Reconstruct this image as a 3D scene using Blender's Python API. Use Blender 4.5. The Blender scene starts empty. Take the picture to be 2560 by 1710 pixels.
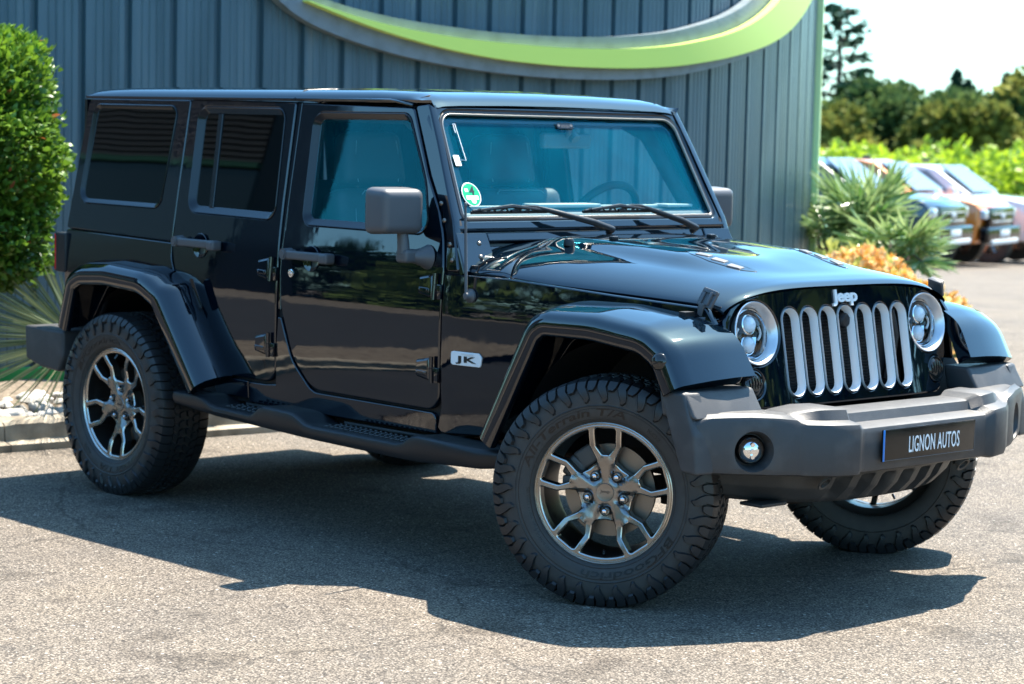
import bpy, bmesh, math, random
import numpy as np
from mathutils import Vector, Matrix, geometry
random.seed(7); rng = np.random.default_rng(11)
C = bpy.context.scene.collection
R = math.radians; PI = math.pi
sc = bpy.context.scene
# ------------------------------------------------------------------ camera, sky, sun, exposure
cam_d = bpy.data.cameras.new('camera'); cam = bpy.data.objects.new('camera', cam_d); C.objects.link(cam)
CAMP = Vector((6.979, -6.496, 1.628))
cam.matrix_world = Matrix(((0.68366177, -0.08330748, 0.72502859, CAMP.x), (0.72943116, 0.04646271, -0.68247447, CAMP.y),
                           (0.02316844, 0.99544014, 0.09253185, CAMP.z), (0, 0, 0, 1)))
cam_d.sensor_width = 36; cam_d.lens = 82.05; cam_d.clip_start = 0.1; cam_d.clip_end = 3000
cam_d.dof.use_dof = True; cam_d.dof.focus_distance = 7.6; cam_d.dof.aperture_fstop = 4.6
sc.camera = cam
SUN = Vector((-0.08, 0.53, 1.0)).normalized()
wd = bpy.data.worlds.new('World'); sc.world = wd; wd.use_nodes = True
wn = wd.node_tree; bgn = wn.nodes['Background']
sky = wn.nodes.new('ShaderNodeTexSky'); sky.sky_type = 'NISHITA'; sky.sun_disc = False
sky.sun_elevation = math.asin(SUN.z); sky.sun_rotation = math.atan2(SUN.x, SUN.y)
sky.altitude = 100; sky.air_density = 1.0; sky.dust_density = 1.2; sky.ozone_density = 1.6
tint = wn.nodes.new('ShaderNodeMix'); tint.data_type = 'RGBA'; tint.blend_type = 'MULTIPLY'; tint.inputs[0].default_value = 1
tint.inputs[7].default_value = (0.60, 0.98, 1.10, 1)
wn.links.new(sky.outputs[0], tint.inputs[6]); wn.links.new(tint.outputs[2], bgn.inputs[0]); bgn.inputs[1].default_value = 0.118
sl = bpy.data.lights.new('sun', 'SUN'); sl.energy = 5.0; sl.angle = R(0.5); sl.color = (1.0, 0.91, 0.79)
so = bpy.data.objects.new('sun', sl); C.objects.link(so); so.rotation_euler = SUN.to_track_quat('Z', 'Y').to_euler(); so.location = (0, 0, 20)
sc.view_settings.view_transform = 'Standard'; sc.view_settings.look = 'None'; sc.view_settings.exposure = 1.88; sc.view_settings.gamma = 1
sc.cycles.max_bounces = 10; sc.cycles.transparent_max_bounces = 16; sc.cycles.caustics_reflective = False; sc.cycles.caustics_refractive = False
# ------------------------------------------------------------------ materials
M = {}
def mat(name, col=(0.5, 0.5, 0.5), rough=0.5, metal=0.0, spec=0.5, coat=0.0, bump=None, var=None, emis=None):
    """col base; bump=(scale,strength,dist); var=(scale, colour2, lo, hi) mixes a noise patch colour in"""
    m = bpy.data.materials.new(name); m.use_nodes = True; nt = m.node_tree; b = nt.nodes['Principled BSDF']
    b.inputs['Base Color'].default_value = (*col, 1); b.inputs['Roughness'].default_value = rough; b.inputs['Metallic'].default_value = metal
    b.inputs['Specular IOR Level'].default_value = spec; b.inputs['Coat Weight'].default_value = coat; b.inputs['Coat Roughness'].default_value = 0.02; b.inputs['Coat IOR'].default_value = 1.75
    tc = nt.nodes.new('ShaderNodeTexCoord')
    if var:
        n = nt.nodes.new('ShaderNodeTexNoise'); n.inputs['Scale'].default_value = var[0]; n.inputs['Detail'].default_value = 6
        r = nt.nodes.new('ShaderNodeMapRange'); r.inputs[1].default_value = var[2]; r.inputs[2].default_value = var[3]
        x = nt.nodes.new('ShaderNodeMix'); x.data_type = 'RGBA'; x.inputs[6].default_value = (*col, 1); x.inputs[7].default_value = (*var[1], 1)
        nt.links.new(tc.outputs['Object'], n.inputs[0]); nt.links.new(n.outputs[0], r.inputs[0]); nt.links.new(r.outputs[0], x.inputs[0]); nt.links.new(x.outputs[2], b.inputs['Base Color'])
    if bump:
        n = nt.nodes.new('ShaderNodeTexNoise'); n.inputs['Scale'].default_value = bump[0]; n.inputs['Detail'].default_value = 3
        bp = nt.nodes.new('ShaderNodeBump'); bp.inputs['Strength'].default_value = bump[1]; bp.inputs['Distance'].default_value = bump[2]
        nt.links.new(tc.outputs['Object'], n.inputs[0]); nt.links.new(n.outputs[0], bp.inputs['Height']); nt.links.new(bp.outputs[0], b.inputs['Normal'])
        if coat: nt.links.new(bp.outputs[0], b.inputs['Coat Normal'])
    if name == 'paint':
        dn = nt.nodes.new('ShaderNodeTexNoise'); dn.inputs['Scale'].default_value = 14; dn.inputs['Detail'].default_value = 9; dr = nt.nodes.new('ShaderNodeMapRange'); dr.inputs[1].default_value = .4; dr.inputs[2].default_value = .8; dr.inputs[3].default_value = .012; dr.inputs[4].default_value = .07; nt.links.new(tc.outputs['Object'], dn.inputs[0]); nt.links.new(dn.outputs[0], dr.inputs[0]); nt.links.new(dr.outputs[0], b.inputs['Coat Roughness'])
    if emis: b.inputs['Emission Color'].default_value = (*emis[:3], 1); b.inputs['Emission Strength'].default_value = emis[3]
    M[name] = m; return m
def glassmat(name, trans, haze, haze_col, ior=1.5, bump=None, gl=(1, 1, 1)):
    m = bpy.data.materials.new(name); m.use_nodes = True; nt = m.node_tree; nt.nodes.clear(); L = nt.links.new
    out = nt.nodes.new('ShaderNodeOutputMaterial'); t = nt.nodes.new('ShaderNodeBsdfTransparent'); t.inputs[0].default_value = (*trans, 1)
    g = nt.nodes.new('ShaderNodeBsdfGlossy'); g.inputs['Roughness'].default_value = 0.0; g.inputs[0].default_value = (*gl, 1)
    d = nt.nodes.new('ShaderNodeBsdfDiffuse'); d.inputs[0].default_value = (*haze_col, 1)  # cyan diffuse haze painted into the glass to stand in for sky glow
    f = nt.nodes.new('ShaderNodeFresnel'); ge = nt.nodes.new('ShaderNodeNewGeometry'); io = nt.nodes.new('ShaderNodeMapRange'); io.inputs[3].default_value = ior; io.inputs[4].default_value = 1 / ior; L(ge.outputs['Backfacing'], io.inputs[0]); L(io.outputs[0], f.inputs[0])
    tc = nt.nodes.new('ShaderNodeTexCoord')
    if bump:
        n = nt.nodes.new('ShaderNodeTexNoise'); n.inputs['Scale'].default_value = bump[0]
        b = nt.nodes.new('ShaderNodeBump'); b.inputs['Strength'].default_value = bump[1]; b.inputs['Distance'].default_value = bump[2]
        L(tc.outputs['Object'], n.inputs[0]); L(n.outputs[0], b.inputs['Height']); L(b.outputs[0], g.inputs['Normal']); L(b.outputs[0], f.inputs['Normal'])
    n2 = nt.nodes.new('ShaderNodeTexNoise'); n2.inputs['Scale'].default_value = 9; n2.inputs['Detail'].default_value = 8
    r2 = nt.nodes.new('ShaderNodeMapRange'); r2.inputs[1].default_value = 0.3; r2.inputs[2].default_value = 0.75; r2.inputs[3].default_value = haze * 0.6; r2.inputs[4].default_value = haze * 1.4
    L(tc.outputs['Object'], n2.inputs[0]); L(n2.outputs[0], r2.inputs[0])
    m1 = nt.nodes.new('ShaderNodeMixShader'); m2 = nt.nodes.new('ShaderNodeMixShader')
    L(r2.outputs[0], m1.inputs[0]); L(t.outputs[0], m1.inputs[1]); L(d.outputs[0], m1.inputs[2])
    L(f.outputs[0], m2.inputs[0]); L(m1.outputs[0], m2.inputs[1]); L(g.outputs[0], m2.inputs[2]); L(m2.outputs[0], out.inputs[0])
    M[name] = m; return m
mat('paint', (0.001, 0.0038, 0.008), 0.5, 0, 0.0, 1.0, bump=(5, 0.02, 0.02))
mat('paint_under', (0.003, 0.003, 0.004), 0.6)
mat('plastic', (0.038, 0.039, 0.041), 0.48, 0, 0.45, bump=(420, 0.45, 0.002), var=(11, (0.062, 0.061, 0.060), 0.48, 0.72))
mat('plastic_dark', (0.011, 0.012, 0.014), 0.38, 0, 0.4, bump=(700, 0.2, 0.002))
mat('plastic_grey', (0.075, 0.078, 0.084), 0.45, 0, 0.5, bump=(900, 0.2, 0.001))
mat('trim', (0.008, 0.010, 0.013), 0.16, 0, 0.5)
mat('rubber', (0.043, 0.039, 0.036), 0.62, 0, 0.4, bump=(260, 0.25, 0.002), var=(30, (0.058, 0.052, 0.046), 0.45, 0.8))
mat('tread', (0.015, 0.0155, 0.017), 0.42, 0, 0.5, bump=(300, 0.2, 0.002), var=(40, (0.032, 0.030, 0.028), 0.6, 0.9))
mat('letter_rubber', (0.004, 0.004, 0.005), 0.35, 0, 0.45)
mat('rim', (0.255, 0.242, 0.23), 0.27, 0.95, 0.5, bump=(900, 0.05, 0.001))
mat('rim_edge', (0.56, 0.52, 0.47), 0.24, 1.0)
mat('rim_dark', (0.085, 0.08, 0.075), 0.35, 0.9)
mat('chrome', (0.82, 0.83, 0.85), 0.08, 1.0)
mat('steel', (0.22, 0.19, 0.165), 0.38, 1.0, bump=(120, 0.1, 0.001))
mat('cast', (0.10, 0.095, 0.09), 0.6, 0.6)
mat('rust', (0.05, 0.028, 0.018), 0.8, 0.2, bump=(60, 0.5, 0.004), var=(25, (0.015, 0.012, 0.011), 0.4, 0.7))
mat('satin', (0.66, 0.67, 0.68), 0.34, 0.1, 0.6)
mat('silver_paint', (0.62, 0.63, 0.65), 0.3, 0.6, coat=0.4)
mat('gloss_black', (0.004, 0.004, 0.005), 0.06, 0, 0.5)
mat('lens_dark', (0.015, 0.014, 0.013), 0.08, 0, 0.6)
mat('white_lens', (0.75, 0.80, 0.85), 0.04, 0, 0.8)
mat('red_lens', (0.45, 0.006, 0.012), 0.12, 0, 0.6)
mat('white', (0.80, 0.80, 0.80), 0.4)
mat('plate_black', (0.010, 0.009, 0.008), 0.18, 0, 0.5, var=(40, (0.05, 0.046, 0.042), 0.62, 0.9))
mat('plate_blue', (0.02, 0.20, 0.60), 0.3)
mat('letter_white', (0.85, 0.85, 0.84), 0.45)
mat('letter_black', (0.008, 0.008, 0.008), 0.4)
mat('badge_white', (0.78, 0.78, 0.77), 0.25)
mat('sticker_green', (0.0, 0.36, 0.14), 0.35)
mat('interior', (0.012, 0.014, 0.016), 0.75)
mat('seat', (0.028, 0.031, 0.036), 0.6, bump=(300, 0.3, 0.002))
mat('stitch', (0.30, 0.31, 0.32), 0.7)
mat('dash', (0.10, 0.11, 0.11), 0.6, bump=(300, 0.2, 0.002))
mat('dash_sunlit', (0.50, 0.55, 0.50), 0.5)
mat('seal', (0.006, 0.006, 0.007), 0.35)
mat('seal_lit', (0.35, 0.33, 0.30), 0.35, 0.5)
glassmat('windshield', (0.86, 0.97, 0.98), 0.095, (0.0, 0.30, 0.43), 1.52, (2.5, 0.01, 0.02), (0.10, 0.62, 0.80))
glassmat('sideglass', (0.80, 0.95, 0.97), 0.055, (0.0, 0.30, 0.40), 1.5, (3, 0.012, 0.02), (0.10, 0.74, 0.85))
glassmat('privacy', (0.0004, 0.0005, 0.0006), 0.0, (0.02, 0.02, 0.02), 1.5, (1.3, 0.025, 0.03), (0.8, 0.92, 1))
glassmat('lampglass', (0.93, 0.95, 0.96), 0.0, (0.5, 0.5, 0.5), 1.45)
# ------------------------------------------------------------------ mesh helpers
class MB:
    def __init__(s): s.v = []; s.f = []; s.mi = []; s.cur = 0
    def add(s, vs, fs):
        o = len(s.v); s.v += [tuple(p) for p in vs]; s.f += [tuple(i + o for i in f) for f in fs]; s.mi += [s.cur] * len(fs); return o
    def grid(s, fn, nu, nv, closeu=False, closev=False, flip=False):
        vs = [fn(i / (nu if closeu else nu - 1), j / (nv if closev else nv - 1)) for i in range(nu) for j in range(nv)]
        fs = []
        for i in range(nu if closeu else nu - 1):
            for j in range(nv if closev else nv - 1):
                a = i * nv + j; b = ((i + 1) % nu) * nv + j; c = ((i + 1) % nu) * nv + (j + 1) % nv; d = i * nv + (j + 1) % nv
                fs.append((a, d, c, b) if flip else (a, b, c, d))
        s.add(vs, fs)
    def loft(s, rings, caps=True, closed=True):
        n = len(rings[0]); o = s.add([p for r in rings for p in r], [])
        for i in range(len(rings) - 1):
            for j in range(n if closed else n - 1):
                a = o + i * n + j; b = o + i * n + (j + 1) % n
                s.f.append((a, b, b + n, a + n)); s.mi.append(s.cur)
        if caps and closed:
            s.f.append(tuple(o + j for j in range(n))[::-1]); s.f.append(tuple(o + (len(rings) - 1) * n + j for j in range(n))); s.mi += [s.cur] * 2
    def tube(s, pts, r, n=10, caps=True):
        pts = [Vector(p) for p in pts]; rr = r if isinstance(r, (list, tuple)) else [r] * len(pts); rings = []
        t0 = (pts[1] - pts[0]).normalized(); u = t0.orthogonal().normalized()
        for i, p in enumerate(pts):
            t = ((pts[min(i + 1, len(pts) - 1)] - p).normalized() + (p - pts[max(i - 1, 0)]).normalized()).normalized()
            u = (u - t * u.dot(t)).normalized(); w = t.cross(u)
            rings.append([p + (u * math.cos(2 * PI * k / n) + w * math.sin(2 * PI * k / n)) * rr[i] for k in range(n)])
        s.loft(rings, caps)
    def cyl(s, p0, p1, r0, r1=None, n=20, caps=True):
        s.tube([p0, p1], [r0, r0 if r1 is None else r1], n, caps)
    def lathe(s, prof, org, axis, n=32, a0=0, a1=2 * PI, capend=False):
        """prof: list of (r, h) along axis from org"""
        ax = Vector(axis).normalized(); u = Vector((0, 0, 1)); u = (u - ax * u.dot(ax)).normalized() if abs(ax.z) < 0.98 else Vector((1, 0, 0)); w = ax.cross(u); org = Vector(org)
        full = abs(a1 - a0 - 2 * PI) < 1e-6; k = n if full else n + 1
        rings = [[org + ax * h + (u * math.cos(a0 + (a1 - a0) * i / n) + w * math.sin(a0 + (a1 - a0) * i / n)) * r for i in range(k)] for r, h in prof]
        s.loft(rings, capend, full)
    def box(s, c, size, rot=None, bev=0.0, seg=2, taper=None):
        bm = bmesh.new(); bmesh.ops.create_cube(bm, size=1)
        for v in bm.verts:
            v.co = Vector((v.co.x * size[0], v.co.y * size[1], v.co.z * size[2]))
            if taper: v.co = taper(v.co)
        if bev: bmesh.ops.bevel(bm, geom=list(bm.edges), offset=bev, segments=seg, profile=0.6, affect='EDGES')
        mt = Matrix.Translation(Vector(c)) @ (rot.to_4x4() if rot is not None else Matrix())
        s.bm(bm, mt)
    def bm(s, bm, mt=Matrix()):
        bm.verts.ensure_lookup_table(); bm.verts.index_update()
        s.add([mt @ v.co for v in bm.verts], [[v.index for v in f.verts] for f in bm.faces]); bm.free()
    def prism(s, pts, fn, h0, h1, bev=0.0, seg=2):
        """closed 2-D outline -> solid between h0 and h1, mapped by fn(u, v, h)"""
        bm = bmesh.new(); vs = [bm.verts.new((p[0], p[1], h0)) for p in pts]; f = bm.faces.new(vs)
        r = bmesh.ops.extrude_face_region(bm, geom=[f]); bmesh.ops.translate(bm, verts=[e for e in r['geom'] if isinstance(e, bmesh.types.BMVert)], vec=(0, 0, h1 - h0))
        if bev: bmesh.ops.bevel(bm, geom=list(bm.edges), offset=bev, segments=seg, profile=0.6, affect='EDGES')
        for v in bm.verts: v.co = Vector(fn(*v.co))
        s.bm(bm)
    def sphere(s, c, r, sc_=(1, 1, 1), u=16, v=10):
        bm = bmesh.new(); bmesh.ops.create_uvsphere(bm, u_segments=u, v_segments=v, radius=r)
        for q in bm.verts: q.co = Vector((q.co.x * sc_[0] + c[0], q.co.y * sc_[1] + c[1], q.co.z * sc_[2] + c[2]))
        s.bm(bm)
    def mirror_y(s): s.v = [(x, -y, z) for x, y, z in s.v]; s.f = [f[::-1] for f in s.f]; return s
    def build(s, name, m, parent=None, angle=38, loc=None, weld=0.0):
        me = bpy.data.meshes.new(name); me.from_pydata(s.v, [], s.f); ms = m if isinstance(m, (list, tuple)) else [m]
        for q in ms: me.materials.append(M[q] if isinstance(q, str) else q)
        if len(ms) > 1: me.polygons.foreach_set('material_index', s.mi)
        bm = bmesh.new(); bm.from_mesh(me)
        if weld: bmesh.ops.remove_doubles(bm, verts=list(bm.verts), dist=weld)
        bmesh.ops.recalc_face_normals(bm, faces=list(bm.faces)); bm.to_mesh(me); bm.free()
        me.polygons.foreach_set('use_smooth', [True] * len(me.polygons)); me.set_sharp_from_angle(angle=R(angle)); me.update()
        o = bpy.data.objects.new(name, me); C.objects.link(o)
        if loc: o.location = loc
        if parent is not None: o.parent = parent
        return o
def tag(o, label=None, cat=None, group=None, kind=None):
    if label: o['label'] = label
    if cat: o['category'] = cat
    if group: o['group'] = group
    if kind: o['kind'] = kind
    return o
def empty(name, loc=(0, 0, 0), rz=0.0):
    o = bpy.data.objects.new(name, None); C.objects.link(o); o.location = loc; o.rotation_euler = (0, 0, rz); o.empty_display_size = 0.2; return o
def copy_tree(o, parent=None):
    c = o.copy(); C.objects.link(c)
    if parent is not None: c.parent = parent
    for ch in list(o.children): copy_tree(ch, c)
    return c
def rounded(pts, seg=6, norm=True):
    """[(x, y, r)] -> closed outline with filleted corners"""
    out = []; n = len(pts)
    for i in range(n):
        p = Vector(pts[i][:2]); r = pts[i][2] if len(pts[i]) > 2 else 0
        a = Vector(pts[i - 1][:2]) - p; b = Vector(pts[(i + 1) % n][:2]) - p
        if r <= 0: out.append((p.x, p.y)); continue
        la, lb = a.length, b.length; a.normalize(); b.normalize(); ang = a.angle(b)
        if ang > PI - 0.02: out.append((p.x, p.y)); continue
        d = min(r / math.tan(ang / 2), la * 0.49, lb * 0.49); r2 = d * math.tan(ang / 2); ce = p + (a + b).normalized() * (r2 / math.sin(ang / 2))
        s0 = p + a * d - ce; s1 = p + b * d - ce; a0 = math.atan2(s0.y, s0.x); da = math.atan2(s1.y, s1.x) - a0
        while da > PI: da -= 2 * PI
        while da < -PI: da += 2 * PI
        for k in range(seg + 1): t = a0 + da * k / seg; out.append((ce.x + r2 * math.cos(t), ce.y + r2 * math.sin(t)))
    return out[::-1] if norm and area(out) < 0 else out
def rrect(cx, cy, w, h, r, seg=5): return rounded([(cx - w / 2, cy - h / 2, r), (cx + w / 2, cy - h / 2, r), (cx + w / 2, cy + h / 2, r), (cx - w / 2, cy + h / 2, r)], seg)
def circle(cx, cy, r, n=28, ry=None): return [(cx + r * math.cos(2 * PI * k / n), cy + (ry or r) * math.sin(2 * PI * k / n)) for k in range(n)]
def area(p): return 0.5 * sum(p[i - 1][0] * p[i][1] - p[i][0] * p[i - 1][1] for i in range(len(p)))
def offset(p, d):
    """move a CCW outline inwards by d (outwards when negative)"""
    n = len(p); out = []
    for i in range(n):
        a = Vector(p[i - 1]); b = Vector(p[i]); c = Vector(p[(i + 1) % n]); e1 = (b - a); e2 = (c - b)
        if e1.length < 1e-9: e1 = e2
        if e2.length < 1e-9: e2 = e1
        n1 = Vector((-e1.y, e1.x)).normalized(); n2 = Vector((-e2.y, e2.x)).normalized(); m = n1 + n2
        if m.length < 1e-6: m = n1
        m.normalize(); k = d / max(0.35, m.dot(n1)); out.append((b.x + m.x * k, b.y + m.y * k))
    return out
def dens(p, g):
    out = []
    for i in range(len(p)):
        a = p[i]; b = p[(i + 1) % len(p)]; k = max(1, int(math.hypot(b[0] - a[0], b[1] - a[1]) / g))
        out += [(a[0] + (b[0] - a[0]) * t / k, a[1] + (b[1] - a[1]) * t / k) for t in range(k)]
    return out
def inpoly(P, poly):
    x, y = P[:, 0], P[:, 1]; r = np.zeros(len(P), bool); q = np.array(poly); n = len(q)
    for i in range(n):
        x1, y1 = q[i - 1]; x2, y2 = q[i]
        if y1 == y2: continue
        c = ((y1 > y) != (y2 > y)) & (x < (x2 - x1) * (y - y1) / (y2 - y1) + x1); r ^= c
    return r
def panel(mb, outline, holes, fn, lip=0.004, depth=0.012, grid=0.06, drop=None, holedepth=None, edge=None):
    """a plate with rounded edges: outline and holes in (u, v), fn(u, v, h) -> xyz with h along the outward side"""
    drop = lip if drop is None else drop
    loops = [dens(outline if area(outline) > 0 else outline[::-1], grid)] + [dens(h if area(h) < 0 else h[::-1], grid) for h in holes]
    ins = [offset(l, lip) for l in loops]
    pts = []; edges = []
    for l in ins:
        o = len(pts); pts += l; edges += [(o + i, o + (i + 1) % len(l)) for i in range(len(l))]
    for l in ins:                                    # support loops keep the flat part's shading flat up to the rounded edge
        s2 = offset(l, max(.0025, lip * .6)); o = len(pts); pts += s2; edges += [(o + i, o + (i + 1) % len(s2)) for i in range(len(s2))]
    A = np.array(ins[0]); x0, y0 = A.min(0); x1, y1 = A.max(0)
    if grid < 5:
        gx, gy = np.meshgrid(np.arange(x0 + grid * 0.5, x1, grid), np.arange(y0 + grid * 0.5, y1, grid)); G = np.stack([gx.ravel(), gy.ravel()], 1)
        ok = inpoly(G, offset(ins[0], grid * 0.3)) if len(G) else np.zeros(0, bool)
        for h in ins[1:]: ok &= ~inpoly(G, offset(h[::-1], -grid * 0.3))
        pts = pts + [tuple(p) for p in G[ok]]
    r = geometry.delaunay_2d_cdt([Vector(p) for p in pts], edges, [], 0, 1e-7)
    V = np.array([tuple(p) for p in r[0]]); F = [f for f in r[2]]
    cen = np.array([V[list(f)].mean(0) for f in F]); ok = inpoly(cen, ins[0])
    for h in ins[1:]: ok &= ~inpoly(cen, h)
    mb.add([fn(p[0], p[1], 0.0) for p in V], [f for f, k in zip(F, ok) if k])
    for k, (l, i_) in enumerate(zip(loops, ins)):
        dp = depth if k == 0 or holedepth is None else holedepth
        mid = [((a[0] * 0.3 + b[0] * 0.7), (a[1] * 0.3 + b[1] * 0.7)) for a, b in zip(l, i_)]
        ringsets = [(i_, 0.0), (mid, -drop * 0.14), ([((a[0] * 0.72 + b[0] * 0.28), (a[1] * 0.72 + b[1] * 0.28)) for a, b in zip(l, i_)], -drop * 0.45), (l, -drop), (l, -dp)]
        if edge is None: mb.loft([[fn(p[0], p[1], h) for p in rg] for rg, h in ringsets], caps=False)
        else:
            q = mb.cur; mb.cur = edge; mb.loft([[fn(p[0], p[1], h) for p in rg] for rg, h in ringsets[:4]], caps=False); mb.cur = 1; mb.loft([[fn(p[0], p[1], h) for p in rg] for rg, h in ringsets[3:]], caps=False); mb.cur = q
def text_mesh(s, size=1.0, extrude=0.0, bold=0.0, space=1.0, shear=0.0):
    cu = bpy.data.curves.new('t', 'FONT'); cu.body = s; cu.size = size; cu.extrude = extrude; cu.offset = bold; cu.space_character = space; cu.shear = shear; cu.resolution_u = 3
    cu.align_x = 'CENTER'; cu.align_y = 'CENTER'
    o = bpy.data.objects.new('t', cu); C.objects.link(o); dg = bpy.context.evaluated_depsgraph_get(); me = bpy.data.meshes.new_from_object(o.evaluated_get(dg))
    vs = [tuple(v.co) for v in me.vertices]; fs = [tuple(p.vertices) for p in me.polygons]
    bpy.data.objects.remove(o); bpy.data.curves.remove(cu); bpy.data.meshes.remove(me); return vs, fs
def put_text(mb, s, fn, w=None, h=None, **k):
    """text centred on (0, 0), scaled to width w and height h, then mapped by fn(u, v, d)"""
    vs, fs = text_mesh(s, **k); a = np.array(vs); lo, hi = a.min(0), a.max(0); c = (lo + hi) / 2
    ky = h / (hi[1] - lo[1]) if h else None; kx = w / (hi[0] - lo[0]) if w else (ky or 1); ky = ky or kx
    mb.add([fn((p[0] - c[0]) * kx, (p[1] - c[1]) * ky, p[2]) for p in vs], fs)
def lerp(x, xs, ys): return float(np.interp(x, xs, ys))
def smooth(a, b, x): t = min(1, max(0, (x - a) / (b - a))); return t * t * (3 - 2 * t)
# ------------------------------------------------------------------ the off-road car (x forward, right side at -y, z up)
ZK = [.30, .45, .70, .95, 1.10, 1.30, 1.70, 1.80]; YK = [.765, .775, .788, .787, .778, .747, .683, .667]
def ysurf(x, z): return lerp(z, ZK, YK) - max(0.0, x - 0.55) * 0.11 + 0.004 * math.sin(max(0, min(1, (z - .5) / .6)) * PI)
def sidef(s, off=0.0): return lambda u, v, h: (u, s * (ysurf(u, v) + off + h), v)
car = empty('off_road_car'); tag(car, 'glossy black four-door off-road car with knobbly tyres parked on the asphalt', 'car')
FD = rounded([(-.455, 1.698, .012), (.236, 1.686, .03), (.372, 1.430, .3), (.458, 1.308, .3), (.503, 1.215, .3), (.527, 1.10, .2), (.527, .562, .075), (-.235, .567, .14), (-.352, .68, .25), (-.437, .88, .3), (-.452, 1.02, .3)])
RD = rounded([(-1.212, 1.706, .012), (-.492, 1.700, .012), (-.484, 1.30, .4), (-.470, 1.0, .4), (-.468, .572, .075), (-.86, .574, .10), (-1.02, .76, .4), (-1.146, .93, .3), (-1.205, 1.045, .3), (-1.216, 1.30, .3)])
FW = rounded([(-.338, 1.638, .03), (.205, 1.640, .04), (.345, 1.400, .3), (.395, 1.236, .03), (-.322, 1.238, .03)])
RW = rounded([(-1.120, 1.650, .03), (-.572, 1.650, .03), (-.550, 1.250, .03), (-1.105, 1.258, .04)])
QW = rounded([(-1.924, 1.661, .03), (-1.318, 1.659, .03), (-1.348, 1.257, .035), (-1.945, 1.260, .045)])
WHEELX = 1.473
def arch(x0, pts): return [(x0 + a, b) for a, b in pts]
body = MB()
for s in (-1, 1):
    body.cur = 1
    inner = [(-2.02, .62), (-2.035, 1.12), (-1.995, 1.69), (.24, 1.69), (.55, 1.26), (.60, 1.07), (.95, 1.06), (.95, .54), (.60, .47), (-.95, .47), (-1.25, .88), (-1.7, .88), (-1.80, .66)]
    panel(body, inner, [offset(q, -.004) for q in (FW, RW, QW)], sidef(s, -.020), .002, .02, .08)
    body.cur = 0
    quarter = rounded([(-2.035, 1.117, .01), (-1.214, 1.098, .006), (-1.211, 1.035, .3), (-1.153, .924, .3), (-1.026, .754, .4), (-.868, .566, .105), (-.66, .562), (-.66, .49), (-.88, .49), (-.92, .56), (-1.17, .83, .1), (-1.30, .90, .1), (-1.66, .90, .1), (-1.80, .72), (-2.02, .72, .02)])
    panel(body, quarter, [], sidef(s), .004, .02, .06)
    sill = rounded([(-.655, .560, .006), (-.545, .560, .08), (-.475, .566), (-.455, .84), (-.435, .84), (-.36, .67, .2), (-.24, .558, .1), (.50, .553, .06), (.50, .50), (.50, .475), (-.655, .475)])
    panel(body, sill, [], sidef(s), .004, .02, .06)
    bp = rounded([(-.487, 1.699), (-.460, 1.697), (-.458, 1.02), (-.444, .87), (-.462, .87), (-.464, 1.0), (-.480, 1.30)])
    panel(body, bp, [], sidef(s, -.006), .003, .02, .08)
    fender = rounded([(.533, 1.076, .01), (.84, 1.076), (1.325, 1.048), (1.72, 1.030, .02), (1.76, .98), (1.79, .80), (1.74, .80), (1.68, .90, .08), (1.18, .90, .12), (1.06, .74), (.93, .50), (.53, .48), (.508, .50), (.532, .58)])
    panel(body, fender, [], sidef(s), .005, .02, .05)
    pil = rounded([(.243, 1.692, .01), (.322, 1.700, .01), (.40, 1.56), (.548, 1.270, .02), (.606, 1.085, .01), (.540, 1.083, .02), (.518, 1.215), (.474, 1.308), (.388, 1.430)])
    panel(body, pil, [], sidef(s, .002), .006, .03, .05)
body.cur = 1
body.box((-.7, 0, .50), (2.65, 1.5, .06)); body.box((-2.0, 0, .85), (.06, 1.50, .5)); body.box((.62, 0, .80), (.05, 1.46, .62)); body.box((1.15, 0, .62), (1.0, .9, .25)); body.box((1.89, 0, .585), (.13, 1.24, .17)); body.box((1.75, 0, .56), (.25, 1.10, .10))  # boxes behind the bumper are fillers added to block stray sunlight
for s in (-1, 1):
    body.grid(lambda u, v: (1.45 + (.34 if u < .45 else .46) * math.cos(R(22) + R(155) * u), s * (.46 + .36 * v), .42 + .48 * math.sin(R(22) + R(155) * u)), 24, 3)
    body.grid(lambda u, v: (-1.473 + .46 * math.cos(PI * 1.05 * u - .05), s * (.46 + .32 * v), .42 + .48 * math.sin(PI * 1.05 * u - .05)), 18, 3)
    body.box((1.33, s * .47, .74), (.80, .03, .50)); body.box((1.665, s * .60, .88), (.03, .22, .27)); body.box((-1.47, s * .46, .72), (.95, .03, .52))
body.cur = 0
# windshield frame: plane through the seal line
WN = Vector((.886, 0, .465)).normalized(); WU = Vector((-.465, 0, .886)).normalized(); W0 = Vector((.541, 0, 1.273))
def wsf(off=0.0): return lambda u, v, h: tuple(W0 + Vector((0, u, 0)) + WU * v + WN * (h + off))
SEAL = rounded([(-.700, 0, .03), (.700, 0, .03), (.651, .456, .075), (-.651, .456, .075)], 8)
frame = rounded([(-.752, -.045, .02), (.752, -.045, .02), (.688, .482, .06), (-.688, .482, .06)], 8)
panel(body, frame, [SEAL], wsf(0), .010, .04, .10)
low = [(-.752, -.195), (.752, -.195), (.752, -.046), (-.752, -.046)]
panel(body, rounded([(-.770, -.21), (-.600, -.21), (-.600, -.050), (-.755, -.050)]), [], wsf(-.002), .004, .03, .1)
panel(body, rounded([(.770, -.21), (.600, -.21), (.600, -.050), (.755, -.050)]), [], wsf(-.002), .004, .03, .1)
panel(body, rounded([(-.596, -.085), (.596, -.085), (.596, -.050), (-.596, -.050)]), [], wsf(-.006), .004, .03, .1)
panel(body, rounded([(-.596, -.21), (.596, -.21), (.596, -.094), (-.596, -.094)]), [], wsf(-.030), .004, .03, .1)
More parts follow.
